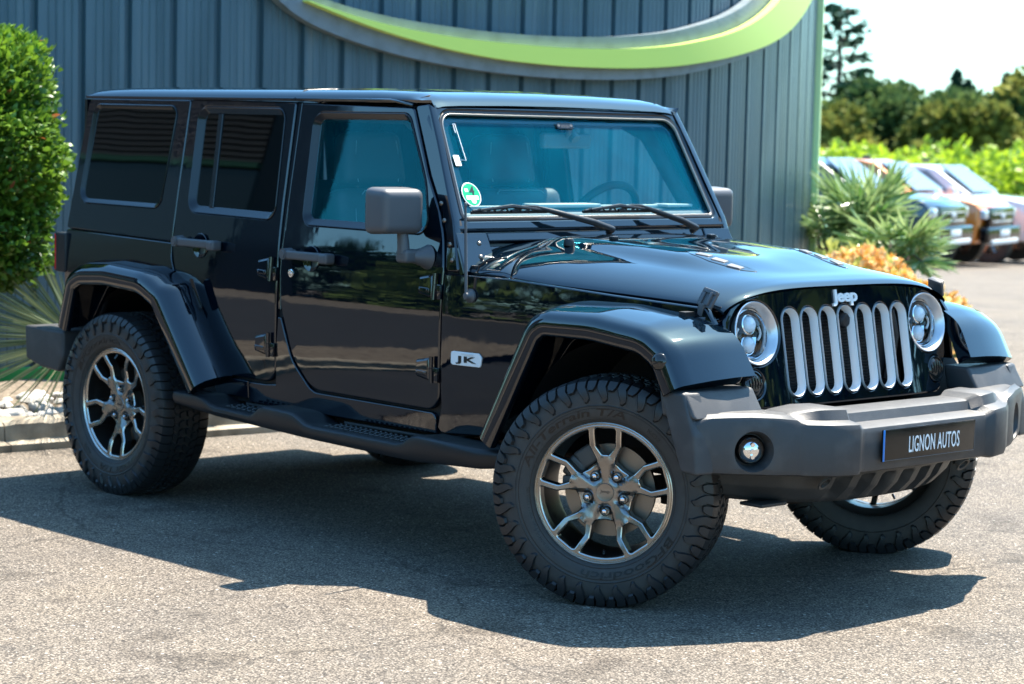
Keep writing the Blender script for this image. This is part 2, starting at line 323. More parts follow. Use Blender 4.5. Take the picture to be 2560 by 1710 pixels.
o_body = body.build('body', ['paint', 'paint_under'], car, 30)
# windshield glass, black border, seal
ws = MB(); panel(ws, offset(SEAL, -.004), [], wsf(-.020), .002, .005, .2); o_ws = ws.build('windshield', 'windshield', car)
INN = rounded([(-.625, .050, .03), (.668, .046, .03), (.624, .420, .045), (-.602, .420, .045)], 6)
fr = MB(); panel(fr, offset(SEAL, -.004), [INN], wsf(-.0245), .001, .003, .2); fr.build('border', 'gloss_black', o_ws)
se = MB(); panel(se, offset(SEAL, -.004), [offset(SEAL, .010)], wsf(-.002), .003, .014, .2); se.build('seal', 'seal', o_ws)
se = MB(); panel(se, offset(SEAL, .009), [offset(SEAL, .0145)], wsf(-.001), .002, .010, .2); se.build('seal_edge', 'seal_lit', o_ws)  # lighter ring paints the lit edge of the seal
def wspt(y, z, off=0.0):
    v = (z - W0.z) / WU.z; return y, v
st = MB(); cy, cv = wspt(-.602, 1.372); panel(st, circle(cy, cv, .046, 32, .050), [], wsf(-.0145), .0005, .001, 9)
st.cur = 1; panel(st, circle(cy, cv, .042, 32, .046), [], wsf(-.0138), .0005, .001, 9)
st.cur = 0; panel(st, rrect(cy, cv - .014, .062, .017, .003), [], wsf(-.0132), .0003, .0008, 9); panel(st, rrect(cy - .020, cv + .017, .017, .014, .002), [], wsf(-.0132), .0003, .0008, 9); panel(st, circle(cy + .002, cv - .027, .012, 16), [], wsf(-.0130), .0003, .0008, 9)
st.cur = 2; put_text(st, '4', lambda u, v, d: wsf(-.0128)(cy + .006 + u, cv + .016 + v, d), None, .036, extrude=.0003, bold=.02, shear=.12)
st.build('sticker', ['white', 'sticker_green', 'letter_black'], o_ws, 20)
st = MB(); cy2, cv2 = wspt(-.618, 1.497); panel(st, rrect(cy2, cv2, .030, .045, .003), [], wsf(-.0138), .0003, .0008, 9)
for a, b in (((-.572, 1.634), (-.574, 1.497)), ((-.574, 1.497), (-.605, 1.500)), ((-.572, 1.634), (-.582, 1.634)), ((-.582, 1.634), (-.583, 1.60))):
    p = Vector(wspt(*a)); q = Vector(wspt(*b)); st.tube([wsf(-.0135)(*p, 0), wsf(-.0135)(*q, 0)], .0016, 4)
st.build('sticker', 'white', o_ws, 20)
st = MB()
panel(st, rrect(.016, wspt(0, 1.640)[1] - .004, .092, .026, .008), [], wsf(-.0138), .0003, .0008, 9); st.cur = 1
for k in range(7): panel(st, rrect(.016 - .021 + k * .007, wspt(0, 1.640)[1] - .004, .0028, .018, .001), [], wsf(-.0132), .0002, .0006, 9)
for q in (-1, 1): panel(st, circle(.016 + q * .034, wspt(0, 1.640)[1] - .002, .0075, 14), [], wsf(-.0132), .0002, .0006, 9)
st.build('decal', ['gloss_black', 'plastic_grey'], o_ws, 20)
# ---- doors
def door(s, outline, hole, bez, label, front):
    d = MB(); panel(d, outline, [offset(hole, -bez + .002)], sidef(s, .001), .006, .03, .05, holedepth=.012); o = d.build('door', 'paint', car, 30)
    if label: o['label'] = label
    f = MB(); f.loft([[sidef(s)(p[0], p[1], h_) for p in offset(hole, o_)] for o_, h_ in ((-bez, -.004), (-bez, .003), (-bez + .003, .0055), (-bez + .007, .004), (-.003, -.013), (.002, -.0145), (.005, -.018))], False); f.build('window_frame', 'trim', o, 40)
    g = MB(); panel(g, offset(hole, -.004), [], sidef(s, -.0165), .001, .003, .15); w = g.build('window', 'sideglass' if front else 'privacy', o)
    x0 = -.235 if front else -.98; z0 = 1.093 if front else 1.105
    h = MB(); y = lambda u, v, q: (u, s * (ysurf(u, v) + q), v)
    # grab handle: barrel end, bar, rounded end block; bowl behind
    h.cyl(y(x0 - .135, z0 + .006, .018), y(x0 - .135, z0 + .006, .060), .024, .022, 20); h.cyl(y(x0 - .135, z0 + .006, .060), y(x0 - .135, z0 + .006, .064), .015, .014, 16)
    h.box(y(x0 - .005, z0 + .004, .048), (.23, .020, .034), None, .008, 3); h.box(y(x0 + .115, z0, .036), (.05, .05, .042), None, .012, 3); h.box(y(x0 - .128, z0 + .004, .030), (.045, .045, .040), None, .010, 3)
    h.build('handle', 'plastic_grey', o, 40)
    b = MB(); n = Vector((0, s, .0)); c0 = Vector(y(x0 - .02, z0 - .008, 0)); b.lathe([(.052, .005), (.050, .0075), (.046, .0065), (.030, .003), (.0, .0025)], c0, (0, s, .03), 28); b.build('handle_bowl', 'paint', o, 50)
    for zz in ((1.027, .717) if front else (1.032, .726)):
        hi = MB(); xe = .506 if front else -.492; n0 = sidef(s, .001)
        out = rounded([(xe - .100, zz + .030, .006), (xe - .022, zz + .044, .006), (xe - .018, zz - .046, .006), (xe - .100, zz - .032, .006)], 3); panel(hi, out, [], sidef(s, .015), .010, .015, 9, drop=.011)
        panel(hi, rounded([(xe - .094, zz - .006, .003), (xe - .034, zz - .008, .003), (xe - .034, zz - .026, .003), (xe - .094, zz - .024, .003)], 3), [], sidef(s, .0175), .003, .004, 9)
        hi.cyl(y(xe - .008, zz - .050, .014), y(xe - .008, zz + .004, .014), .0085, None, 14); hi.cyl(y(xe - .008, zz + .006, .014), y(xe - .008, zz + .048, .014), .0085, None, 14)
        hi.box(y(xe + .010, zz - .02, .004), (.030, .016, .055), None, .003)
        for q in (-.086, -.045): hi.sphere(y(xe + q, zz - .016, .016), .0055, (1, .6, 1), 10, 6)
        hi.build('hinge', 'paint', o, 40)
    if front and s < 0:
        k = MB(); c1 = Vector(y(-.380, 1.021, 0)); k.lathe([(.0, .006), (.006, .006), (.0062, .004), (.012, .005), (.016, .0035), (.0165, 0)], c1, (0, s, 0), 24); k.build('lock', 'chrome', o, 50)
    # mirror
    if front:
        m = MB(); xc, yc, zc = .385, s * (.90 if s < 0 else .835), 1.302
        def tp(co): k = 1 - .10 * max(0, co.x / .07); return Vector((co.x, co.y * k, co.z * k))
        m.box((xc, yc, zc), (.125, .205, .178), Matrix.Rotation(s * .06, 3, 'Z'), .034, 5, tp)
        m.box((xc - .062, yc, zc), (.012, .170, .140), None, .004)
        m.tube([(xc + .012, s * .872, 1.23), (xc + .016, s * .870, 1.19), (xc + .018, s * .868, 1.145)], [.020, .022, .024], 16)
        m.box((xc + .020, s * .842, 1.135), (.062, .090, .050), None, .016, 4)
        m.tube([(xc + .030, s * .835, 1.134), (xc + .040, s * .80, 1.132), (xc + .044, s * .772, 1.130)], [.024, .034, .048], 20)
        m.build('mirror', 'plastic_grey', o, 50)
    return o, w
for s in (-1, 1):
    door(s, FD, FW, .024, None, True); o, w = door(s, RD, RW, .026, None, False)
    b = MB(); panel(b, [(-1.024, 1.648), (-.992, 1.648), (-.970, 1.256), (-1.000, 1.256)], [], sidef(s, -.011), .003, .006, .4); b.build('window_bar', 'trim', o, 30)
# ---- hard top
roof = MB()
def roofpt(u, v):
    x = lerp(u, [0, .02, .05, .12, .3, .6, .8, .90, .95, .975, 1.0], [-2.028, -2.022, -2.005, -1.95, -1.5, -.6, 0, .19, .262, .302, .330])
    dz = lerp(x, [-2.03, -2.02, -2.0, -1.93, -1.7, 0, .18, .255, .30, .332], [-.035, -.022, -.010, -.003, 0, 0, -.006, -.020, -.036, -.060])
    q = [(-1, .6805, 1.704), (-.985, .683, 1.714), (-.975, .681, 1.719), (-.955, .676, 1.726), (-.93, .665, 1.736), (-.90, .648, 1.745), (-.85, .62, 1.751), (-.75, .54, 1.755), (-.4, .30, 1.760), (0, 0, 1.762)]
    t = -abs(v * 2 - 1); y = lerp(t, [a[0] for a in q], [a[1] for a in q]); z = lerp(t, [a[0] for a in q], [a[2] for a in q])
    k = smooth(1.715, 1.745, z); fl = lerp(x, [.2, .33], [0, .45])
    rib = .005 * sum(math.exp(-((y - c) / .055) ** 4) for c in (.14, .43)) * smooth(-1.9, -1.75, x) * (1 - smooth(-.05, .1, x))
    return (x, (1 if v > .5 else -1) * y, z + dz * (.12 + .88 * k) * (1 if k > 0 else 0) + rib * k)
vv = sorted(set([0, .008, .0125, .0225, .035, .05, .075, .10, .125] + [.125 + .75 * k / 26 for k in range(27)] + [1 - a for a in (0, .008, .0125, .0225, .035, .05, .075, .10)]))
uu = [0, .01, .02, .035, .05, .085, .12] + [.12 + .78 * k / 22 for k in range(1, 23)] + [.915, .93, .95, .962, .975, .987, 1.0]
roof.grid(lambda a, b: roofpt(uu[round(a * (len(uu) - 1))], vv[round(b * (len(vv) - 1))]), len(uu), len(vv))
for s in (-1, 1):
    hq = rounded([(-2.036, 1.122, .015), (-1.216, 1.104, .006), (-1.218, 1.703, .01), (-1.996, 1.705, .03)])
    panel(roof, hq, [offset(QW, -.018)], sidef(s), .005, .03, .05, holedepth=.012)
roof.cur = 0
roof.box((-2.03, 0, 1.42), (.02, 1.36, .56)); o_roof = roof.build('roof', ['paint', 'seal'], car, 30)
for s in (-1, 1):
    g = MB(); panel(g, offset(QW, -.004), [], sidef(s, -.008), .001, .003, .15); w = g.build('window', 'privacy', o_roof)
    f = MB(); f.loft([[sidef(s)(p[0], p[1], h_) for p in offset(QW, o_)] for o_, h_ in ((-.020, -.004), (-.020, .003), (-.017, .0055), (-.013, .004), (-.002, -.007), (.004, -.010))], False); f.build('window_frame', 'trim', o_roof, 40)
    g = MB(); g.tube([(x, s * (ysurf(x, 1.712) + .006), 1.7125 - max(0, x - .15) * .12) for x in (-1.22, -.8, -.494)], .006, 6); g.tube([(x, s * (ysurf(x, 1.712) + .006), 1.7125 - max(0, x - .1) * .14) for x in (-.486, 0, .1, .18, .232)], .006, 6); g.build('gutter', 'paint', o_roof, 60)
    g = MB(); g.tube([(-.490, s * .684, 1.709), (-.490, s * .671, 1.7285), (-.490, s * .640, 1.7495), (-.49, s * .50, 1.7575), (-.49, s * .2, 1.763)], .0022, 6); g.build('seam', 'seal', o_roof, 60); g = MB(); g.tube([(.236, s * .676, 1.700), (.243, s * .660, 1.722), (.25, s * .62, 1.734)], .002, 6); g.build('seam', 'seal', o_roof, 60)
# ---- hood
def zl(x): return lerp(x, [.54, .66, .78, 1.0, 1.325, 1.65, 1.80], [1.088, 1.086, 1.082, 1.066, 1.054, 1.042, 1.018])
def hw(x): return lerp(x, [.54, .66, .78, 1.0, 1.325, 1.65, 1.80], [.752, .738, .724, .700, .668, .636, .612])
def zc(x): return lerp(x, [.54, .7, .9, 1.1, 1.3, 1.45, 1.6, 1.7, 1.76, 1.79, 1.803], [1.195, 1.190, 1.184, 1.175, 1.162, 1.150, 1.134, 1.120, 1.108, 1.098, 1.084])
def hoodz(x, y):
    t = min(1, abs(y) / hw(x)); z = zl(x) + (zc(x) - zl(x)) * (1 - t ** 4.0) ** .8
    a = abs(y); d = .030 * (1 - smooth(.33, .45, a)) * (1 - smooth(1.36, 1.66, x + .25 * max(0, a - .1))) * smooth(.55, .72, x)
    sw = .010 * (1 - smooth(.0, .30, a)) * smooth(.9, 1.1, x) * (1 - smooth(1.35, 1.6, x))
    return z + d - sw
def xrear(y): return .665 + .165 * min(1.0, abs(y) / .70) ** 3.5
ts = [0, .06, .12, .18, .24, .30, .36, .42, .46, .50, .54, .58, .62, .66, .70, .74, .78, .82, .86, .90, .93, .96, .98, .992, 1.0]
TS = [-a for a in ts[:0:-1]] + ts
def strip(mb, xa, xb, n, skirt=.010):
    def f(a, b):
        j = round(b * (len(TS) + 1)); t = TS[max(0, min(len(TS) - 1, j - 1))]; x0 = xa(t * .70); x1 = xb(t * .70)
        e = .5 - .5 * math.cos(PI * a); e = .6 * a + .4 * e; x = x0 + (x1 - x0) * e; y = t * hw(x); z = hoodz(x, y)
        if j == 0 or j == len(TS) + 1: z -= skirt; y *= .996
        if a == 0 or a == 1: z -= .006
        return (x, y, z)
    mb.grid(f, n, len(TS) + 2)
hood = MB(); strip(hood, xrear, lambda y: 1.788 - .02 * (abs(y) / .7) ** 4, 46); o_hood = hood.build('hood', 'paint', car, 45)
cw = MB(); strip(cw, lambda y: .548, lambda y: xrear(y) - .006, 8, .02); o_cowl = cw.build('cowl', 'paint', car, 45)
cg = MB()
for i in range(26):
    for j in range(5):
        x = .588 + j * .015; y = -.05 + i * .021 + (j % 2) * .010; cg.box((x, y, hoodz(x, y) + .001), (.009, .014, .004), None, .0015, 1)
cg.build('vent_grille', 'plastic', o_cowl, 40)
for s in (-1, 1): cl = MB(); cl.tube([(a_, s * b_, c_) for a_, b_, c_ in ((.675, .745, 1.088), (.680, .738, 1.110), (.700, .728, 1.128), (.735, .718, 1.139), (.79, .705, 1.146))], .0035, 6); cl.build('seam', 'seal', o_cowl, 60)
#, 1.088), (.680, -.738, 1.110), (.700, -.728, 1.128), (.735, -.718, 1.139), (.79, -.705, 1.146)], .0035, 6); cl.tube([(.675, .745, 1.088), (.680, .738, 1.110), (.700, .728, 1.128), (.735, .718, 1.139), (.79, .705, 1.146)], .0035, 6); cl.build('seam', 'seal', o_cowl, 60)
gap = MB(); gap.box((.76, 0, 1.05), (.42, 1.34, .05)); gap.box((1.3, 0, .98), (.9, 1.15, .08)); gap.build('engine_bay', 'paint_under', car)
for s in (-1, 1):
    v = MB(); hf = lambda o_: (lambda a, b, h: (a, s * b, hoodz(a, b) + o_ + h))
    leaf = rounded([(1.265, .285, .01), (1.36, .255, .08), (1.50, .235, .08), (1.610, .245, .01), (1.56, .300, .06), (1.44, .335, .08), (1.34, .325, .05)], 5)
    panel(v, leaf, [], hf(.002), .006, .006, .03); v.cur = 1
    for k in range(3): panel(v, rounded([(1.34 + k * .075, .272, .006), (1.395 + k * .075, .258, .006), (1.40 + k * .075, .290, .006), (1.35 + k * .075, .312, .006)], 3), [], hf(.005), .003, .004, .03)  # grey facets stand in for sky reflections in the vent
    v.build('hood_vent', ['gloss_black', 'plastic_grey'], o_hood, 40)
    l = MB(); x0 = 1.705; A = Matrix.Rotation(s * .42, 3, 'X'); B = Matrix.Rotation(.22, 3, 'Y')
    yb_ = lambda z: s * (hw(x0) + .012 + (1.045 - z) * .25)
    l.box((x0 + .006, yb_(1.060), 1.060), (.066, .012, .060), B @ A, .003); l.box((x0 + .013, yb_(1.082) - s * .004, 1.083), (.058, .022, .016), B @ A, .004)
    for q in (-.016, .016): l.box((x0 + q + .006, yb_(1.062) + s * .008, 1.060), (.011, .014, .048), B @ A, .003)
    l.box((x0 - .006, yb_(1.022) + s * .006, 1.022), (.026, .018, .045), B, .005)
    l.cyl((x0 - .038, yb_(.995), .992), (x0 + .018, yb_(.995), .990), .011, None, 14); l.sphere((x0 - .038, yb_(.995), .992), .013, u=12, v=8)
    l.build('hood_latch', 'plastic_grey', o_hood, 45)
    b = MB(); p = (.80, s * .40); b.lathe([(.020, -.004), (.020, .014), (.015, .022), (0, .023)], (p[0], p[1], hoodz(*p)), (0, 0, 1), 16); b.build('hood_stop', 'plastic_dark', o_hood)
    nz = MB(); p = (.905, s * .27); nz.box((p[0], p[1], hoodz(*p) + .006), (.026, .030, .014), None, .005); nz.build('washer_nozzle', 'plastic_dark', o_hood)
hs = MB(); hs.tube([(.90, .50, hoodz(.90, .50) + .002), (.905, .51, hoodz(.9, .51) + .020), (.91, .55, hoodz(.9, .55) + .024), (.915, .59, hoodz(.9, .59) + .02), (.915, .60, hoodz(.9, .60))], .008, 8); hs.build('hood_loop', 'plastic_dark', o_hood)
# ---- wipers, antenna, bolts
for (p, ba, bb, t) in (((.598, .02, 1.222), (.553, -.676, 1.300), (.553, -.282, 1.298), (.548, -.40, 1.316)), ((.596, .505, 1.222), (.553, -.09, 1.297), (.553, .288, 1.298), (.548, .18, 1.316))):
    w = MB(); w.cur = 0; P = Vector(p); T = Vector(t) + WN * .012; Bm = (Vector(ba) + Vector(bb)) / 2
    w.tube([P + WN * .02, P * .75 + T * .25 + WN * .03, P * .35 + T * .65 + WN * .022, T + Vector((0, .06, -.004)), T, Bm + WN * .014], [.014, .013, .011, .008, .007, .006], 8)
    w.cyl(P - WN * .01, P + WN * .022, .013, .010, 12); a = Vector(ba) + WN * .004; b = Vector(bb) + WN * .004
    w.box((a + b) / 2, (.010, (b - a).length, .012), None, .003)
    for q in range(6):
        t0 = a + (b - a) * (q / 6 + .03) + WN * .008; t1 = a + (b - a) * ((q + 1) / 6 - .03) + WN * .008; up = WN * .010 + WU * .012 * math.sin(PI * (q + .5) / 6); w.tube([t0, (t0 + t1) / 2 + up, t1], [.003, .006, .003], 6)
    w.tube([a + WN * .012, (a + b) / 2 + WN * .024 + WU * .014, b + WN * .012], [.004, .008, .004], 6); w.build('wiper', 'plastic_dark', car, 45)
an = MB(); ya = -(ysurf(.675, 1.003)); an.lathe([(.026, 0), (.026, .008), (.018, .014), (.012, .030), (0, .032)], (.675, ya, 1.003), (0, -1, 0), 24); an.tube([(.675, ya - .020, 1.000), (.670, ya - .022, 1.03), (.664, -.80, 1.334)], [.010, .006, .0045], 8); an.sphere((.664, -.80, 1.334), .0065, (1, 1, 1.8), 8, 6); an.build('antenna', 'plastic_grey', car, 45)
for s in (-1, 1):
    for x, z in ((.462, 1.332), (.492, 1.270), (.540, 1.184), (.562, 1.127)):
        b = MB(); b.lathe([(.0095, 0), (.009, .003), (.005, .0065), (0, .007)], (x + .006, s * (ysurf(x, z) + .002), z), (0, s, .1), 14); b.build('bolt', 'steel', car, 60)
    for u, v in ((s * .655, -.095), (s * .668, -.150)):
        b = MB(); b.lathe([(.0095, 0), (.009, .003), (.005, .0065), (0, .007)], wsf(-.002)(u, v, 0), WN, 14); b.build('bolt', 'steel', car, 60)
# ---- grille
def gf(off=0.0):
    def f(u, v, h):
        k = .035 * max(0, (abs(u) - .30) / .31) ** 2; return (1.978 - .187 * v - k + (h + off) * .983, u, v + (h + off) * .184)
    return f
G = [(0, 1.093), (.16, 1.092), (.30, 1.087), (.44, 1.076), (.52, 1.060), (.575, 1.030), (.605, .985), (.613, .92), (.600, .83), (.572, .765), (.532, .700), (.505, .688), (.28, .686)]
GO = G + [(-a, b) for a, b in G[:0:-1]]; GO = [(a, b) for a, b in GO][::-1]
holes = [rrect(-.3015 + .1005 * k, .871, .088, .302, .043, 8) for k in range(7)] + [circle(q * .474, .942, .108, 40) for q in (-1, 1)] + [circle(q * .507, .771, .048, 28) for q in (-1, 1)]
gr = MB(); panel(gr, GO, holes, gf(), .007, .05, .05, holedepth=.03); o_gr = gr.build('grille', 'paint', car, 35)
for k in range(7):
    c = -.3015 + .1005 * k; i = MB(); O = [rrect(c, .871, w_, h_, r_, 8) for w_, h_, r_ in ((.0870, .301, .042), (.0860, .300, .042), (.0855, .2995, .0415), (.0835, .2975, .0405), (.0660, .280, .032))]
    i.loft([[gf()(p[0], p[1], h) for p in o] for o, h in zip(O, (-.010, .003, .004, .003, -.026))], False); i.build('grille_insert', 'satin', o_gr, 40)
rad = MB(); rad.box((1.738, 0, .87), (.01, .80, .40))
for k in range(26): rad.box((1.750, -.03, .735 + k * .011), (.012, .56, .0035))
rad.tube([(1.758, .30, .99), (1.765, .33, .9), (1.755, .30, .74)], .016, 8); rad.lathe([(.028, 0), (.028, .02), (.02, .03), (0, .032)], (1.755, .02, .965), (1, 0, 0), 14); rad.build('radiator', 'plastic_dark', car, 40)
em = MB(); put_text(em, 'Jeep', lambda u, v, d: gf(.003)(u + .002, v + 1.048, d), .138, .058, extrude=.004, bold=.035, space=.92); em.build('emblem', 'badge_white', o_gr, 30)
for q in (-1, 1):
    h = MB(); c = Vector(gf()(q * .474, .942, 0)); ax = Vector((.983, 0, .184)); h.lathe([(.1075, -.004), (.110, .003), (.107, .005), (.100, .001), (.0895, -.032), (.087, -.036)], c, ax, 48); o = h.build('headlight', 'silver_paint', car, 45)
    hb = MB(); cb = c - ax * .035; hb.lathe([(.0875, .0), (.0875, .010), (.083, .012), (.081, .002), (.078, -.004), (.074, -.03), (.05, -.04), (0, -.04)], cb, ax, 40)
    hb.build('reflector', 'chrome', o, 40)
    for zz in (.034, -.036):
        pl = MB(); cp = cb + Vector((-.184 * zz * 0, 0, zz)); pl.lathe([(.036, -.028), (.035, .0), (.031, .002), (.030, -.004)], cp, ax, 28); pl.build('projector_ring', 'chrome', o, 40)
        pl = MB(); pl.lathe([(.0295, -.004), (.027, .008), (.019, .015), (.008, .018), (0, .0185)], cp, ax, 24); pl.build('projector_lens', 'white_lens', o, 60)
    for k in (-1, 1):
        wg = MB()
        pts = [cb + Vector((0, k * (.052 + .012 * math.cos(t * PI)), t * .045)) + ax * -.002 for t in (-.5, -.25, 0, .25, .5)]; wg.tube(pts, .005, 6); wg.build('light_bar', 'white', o, 60)
    dk = MB(); dk.box(cb + ax * -.010, (.012, .125, .020), None, .003); dk.build('divider', 'gloss_black', o)
    le = MB(); le.lathe([(.0805, .006), (.079, .012), (.06, .020), (.03, .025), (0, .026)], cb, ax, 40); le.build('lens', 'lampglass', o, 60)
    t = MB(); c = Vector(gf()(q * .507, .771, 0)); t.lathe([(.047, -.012), (.0475, .003), (.044, .004), (.041, -.002)], c, ax, 32); t.lathe([(.041, -.002), (.036, .004), (.02, .008), (0, .009)], c, ax, 28)
    for k in (-2, -1, 0, 1, 2):
        w_ = .036 * math.cos(k * .5); t.tube([c + ax * .006 + Vector((0, k * .014, -w_ * .85)), c + ax * .011 + Vector((0, k * .014, 0)), c + ax * .006 + Vector((0, k * .014, w_ * .85))], .003, 6)
    t.build('turn_signal', 'lens_dark', car, 50)
# ---- bumper
def prof(fx, zb, zt, back, step, zs):
    return [(back, zb + .006), (fx - .020, zb), (fx - .006, zb + .006), (fx, zb + .022), (fx + .001, zt - .022), (fx - .006, zt - .006), (fx - .022, zt), (fx - step, zt + .006), (fx - step - .014, zs - .006), (fx - step - .034, zs), (back, zs)]
ST = [(0, prof(2.168, .494, .652, 1.96, .075, .694)), (.335, prof(2.166, .495, .652, 1.96, .075, .694)), (.352, prof(2.166, .495, .654, 1.96, .072, .696)), (.372, prof(2.180, .492, .668, 1.96, .055, .712)), (.385, prof(2.182, .491, .670, 1.96, .050, .715)), (.475, prof(2.160, .492, .672, 1.95, .050, .717)),
      (.490, prof(2.152, .493, .672, 1.95, .050, .716)), (.560, prof(2.108, .494, .674, 1.93, .045, .705)), (.578, prof(2.094, .496, .680, 1.92, .040, .698)), (.592, prof(2.090, .497, .690, 1.92, .035, .704)), (.66, prof(2.062, .499, .698, 1.90, .030, .706)), (.74, prof(2.018, .503, .702, 1.86, .030, .708)), (.81, prof(1.985, .507, .702, 1.83, .030, .707)), (.86, prof(1.955, .510, .700, 1.84, .030, .705)), (.895, prof(1.935, .513, .695, 1.86, .028, .700)), (.912, prof(1.920, .518, .688, 1.87, .026, .693)), (.918, prof(1.915, .528, .678, 1.87, .024, .683))]
bu = MB(); full = [(-y, p) for y, p in ST[:0:-1]] + ST
bu.loft([[(x, y, z) for x, z in p] for y, p in full])
o_bu = bu.build('front_bumper', 'plastic', car, 42)
# round fog-lamp recesses cut through the bumper skin
def boolean(o, cutter):
    m = o.modifiers.new('cut', 'BOOLEAN'); m.operation = 'DIFFERENCE'; m.solver = 'EXACT'; m.object = cutter
    dg = bpy.context.evaluated_depsgraph_get(); me = bpy.data.meshes.new_from_object(o.evaluated_get(dg)); o.modifiers.remove(m); old = o.data; o.data = me; me.name = o.name
    bpy.data.objects.remove(cutter); me.polygons.foreach_set('use_smooth', [True] * len(me.polygons)); me.set_sharp_from_angle(angle=R(42))
FOG = {}
for q in (-1, 1):
    c = Vector((2.020, q * .730, .583)); ax = Vector((.84, q * .54, 0)).normalized(); FOG[q] = (c, ax)
    cu = MB(); cu.lathe([(.082, .08), (.068, .0), (.053, -.058)], c, ax, 40, capend=True); co = cu.build('cutter', 'plastic'); boolean(o_bu, co)
for q in (-1, 1):
    c, ax = FOG[q]; f = MB(); f.lathe([(.050, -.052), (.048, -.038), (.044, -.034), (.042, -.040), (.02, -.050), (0, -.05)], c, ax, 32); o = f.build('fog_light', 'gloss_black', o_bu, 50)
for q in (-1, 1):
    c, ax = FOG[q]; f = MB(); f.lathe([(.0425, -.044), (.040, -.036), (.03, -.026), (.015, -.021), (0, -.02)], c, ax, 28)
    for k in (-1, 0, 1): f.cyl(c + ax * -.030 + Vector((0, 0, k * .020)), c + ax * -.014 + Vector((0, 0, k * .020)), .009, .007, 12)
    f.build('fog_lens', 'chrome', o_bu, 50)
for s in (-1, 1):
    wing = MB(); wp = [(1.80, .690), (1.785, .778), (1.895, .776), (1.950, .690)]
    wing.prism(wp, lambda u, v, h: (u - max(0, (h - .80) / .125) * .02, s * h, v), .60, .922, .012, 3)
    wing.prism([(1.785, .774), (1.845, .620), (1.888, .514), (1.960, .510), (1.945, .64), (1.890, .774)], lambda u, v, h: (u - max(0, (h - .86)) * .2, s * h, v), .855, .928, .012, 3)
    wing.build('bumper_wing', 'plastic', o_bu, 42)
va = MB()
def vpt(u, v):
    y = -.64 + 1.28 * u; t = abs(y) / .64; x = lerp(v, [0, .2, .6, .9, 1], [2.075, 2.075, 2.04, 1.99, 1.93]) - .27 * t ** 2.6; z = lerp(v, [0, .2, .6, .9, 1], [.50, .485, .42, .372, .355]) + .035 * t ** 3 * v
    sl = 0
    for k in range(-2, 4):
        c = -.06 + k * .105; d = abs(y - c); sl = max(sl, (1 - smooth(.020, .034, d)) * smooth(.30, .42, v) * (1 - smooth(.86, .97, v)))
    return (x - .032 * sl, y, z + .030 * sl)
va.grid(vpt, 150, 26); va.box((1.87, -.50, .372), (.10, .13, .012), None, .004)
for y in (-.40, .42): va.lathe([(.030, 0), (.028, .006), (.020, .004), (.018, -.006), (0, -.006)], Vector((2.035, y * .95, .452)), (.75, 0, -.6), 20)
va.build('valance', 'plastic', car, 50)
pl = MB(); pl.box((2.180, -.003, .5845), (.008, .520, .110), Matrix.Rotation(.01, 3, 'Y'), .003); o_pl = pl.build('licence_plate', 'plate_black', car); pb = MB(); pf = lambda u, v, d: (2.1845 + d, u - .003, v + .5845)
pb.box((2.1846, -.003 - .2555, .5845), (.002, .009, .106), None, .0008); pb.build('side_band', 'plate_blue', o_pl)
pr = MB(); q = rrect(0, 0, .516, .106, .006, 3); panel(pr, q, [offset(q, .0022)], pf, .0008, .0015, 9); pr.build('rim_line', 'plastic_grey', o_pl)
pt = MB(); put_text(pt, 'LIGNON AUTOS', lambda u, v, d: pf(u + .024, v - .004, d + .0008), .285, .056, extrude=.0006, bold=.006, space=1.06); pt.build('lettering', 'letter_white', o_pl, 20)
# ---- flares
def flare(path, name, x_in, s, wtop=(.04, .04)):
    """path: outer edge line in (x, z) round the arch, rear to front"""
    P = [Vector((a, b)) for a, b in path]; n = len(P); mb = MB(); rings = []
    for i in range(n):
        t = (P[min(i + 1, n - 1)] - P[max(0, i - 1)]).normalized(); N = Vector((-t.y, t.x))
        if N.y < 0 and abs(t.x) > .4: N = -N
        inn = x_in(P[i].x); lift = wtop[0] + (wtop[1] - wtop[0]) * smooth(.25, .75, -t.y); e = [(inn, lift), (inn + .30 * (.94 - inn), lift * .95), (inn + .58 * (.94 - inn), lift * .72), (inn + .80 * (.94 - inn), lift * .38), (.920, .005), (.930, -.006), (.938, -.020), (.940, -.036), (.939, -.066), (.936, -.074), (.930, -.078), (.918, -.078), (.905, -.074), (.890, min(-.030, lift * .4 - .06)), (inn, min(-.010, lift - .05))]
        rings.append([(P[i].x + N.x * d, s * y, P[i].y + N.y * d) for y, d in e])
    mb.loft(rings); return mb
def smoothpath(pts, seg=7):
    return rounded([(a, b, r) for a, b, r in pts], seg, False)
FP = smoothpath([(.905, .525, 0), (1.135, .945, .14), (1.20, .985, .2), (1.45, .988, .6), (1.70, .962, .22), (1.800, .905, .16), (1.862, .792, 0)])
RP = smoothpath([(-1.862, .705, 0), (-1.795, .925, .09), (-1.70, .970, .18), (-1.50, .982, .5), (-1.22, .966, .3), (-1.085, .905, .13), (-.800, .545, 0)])
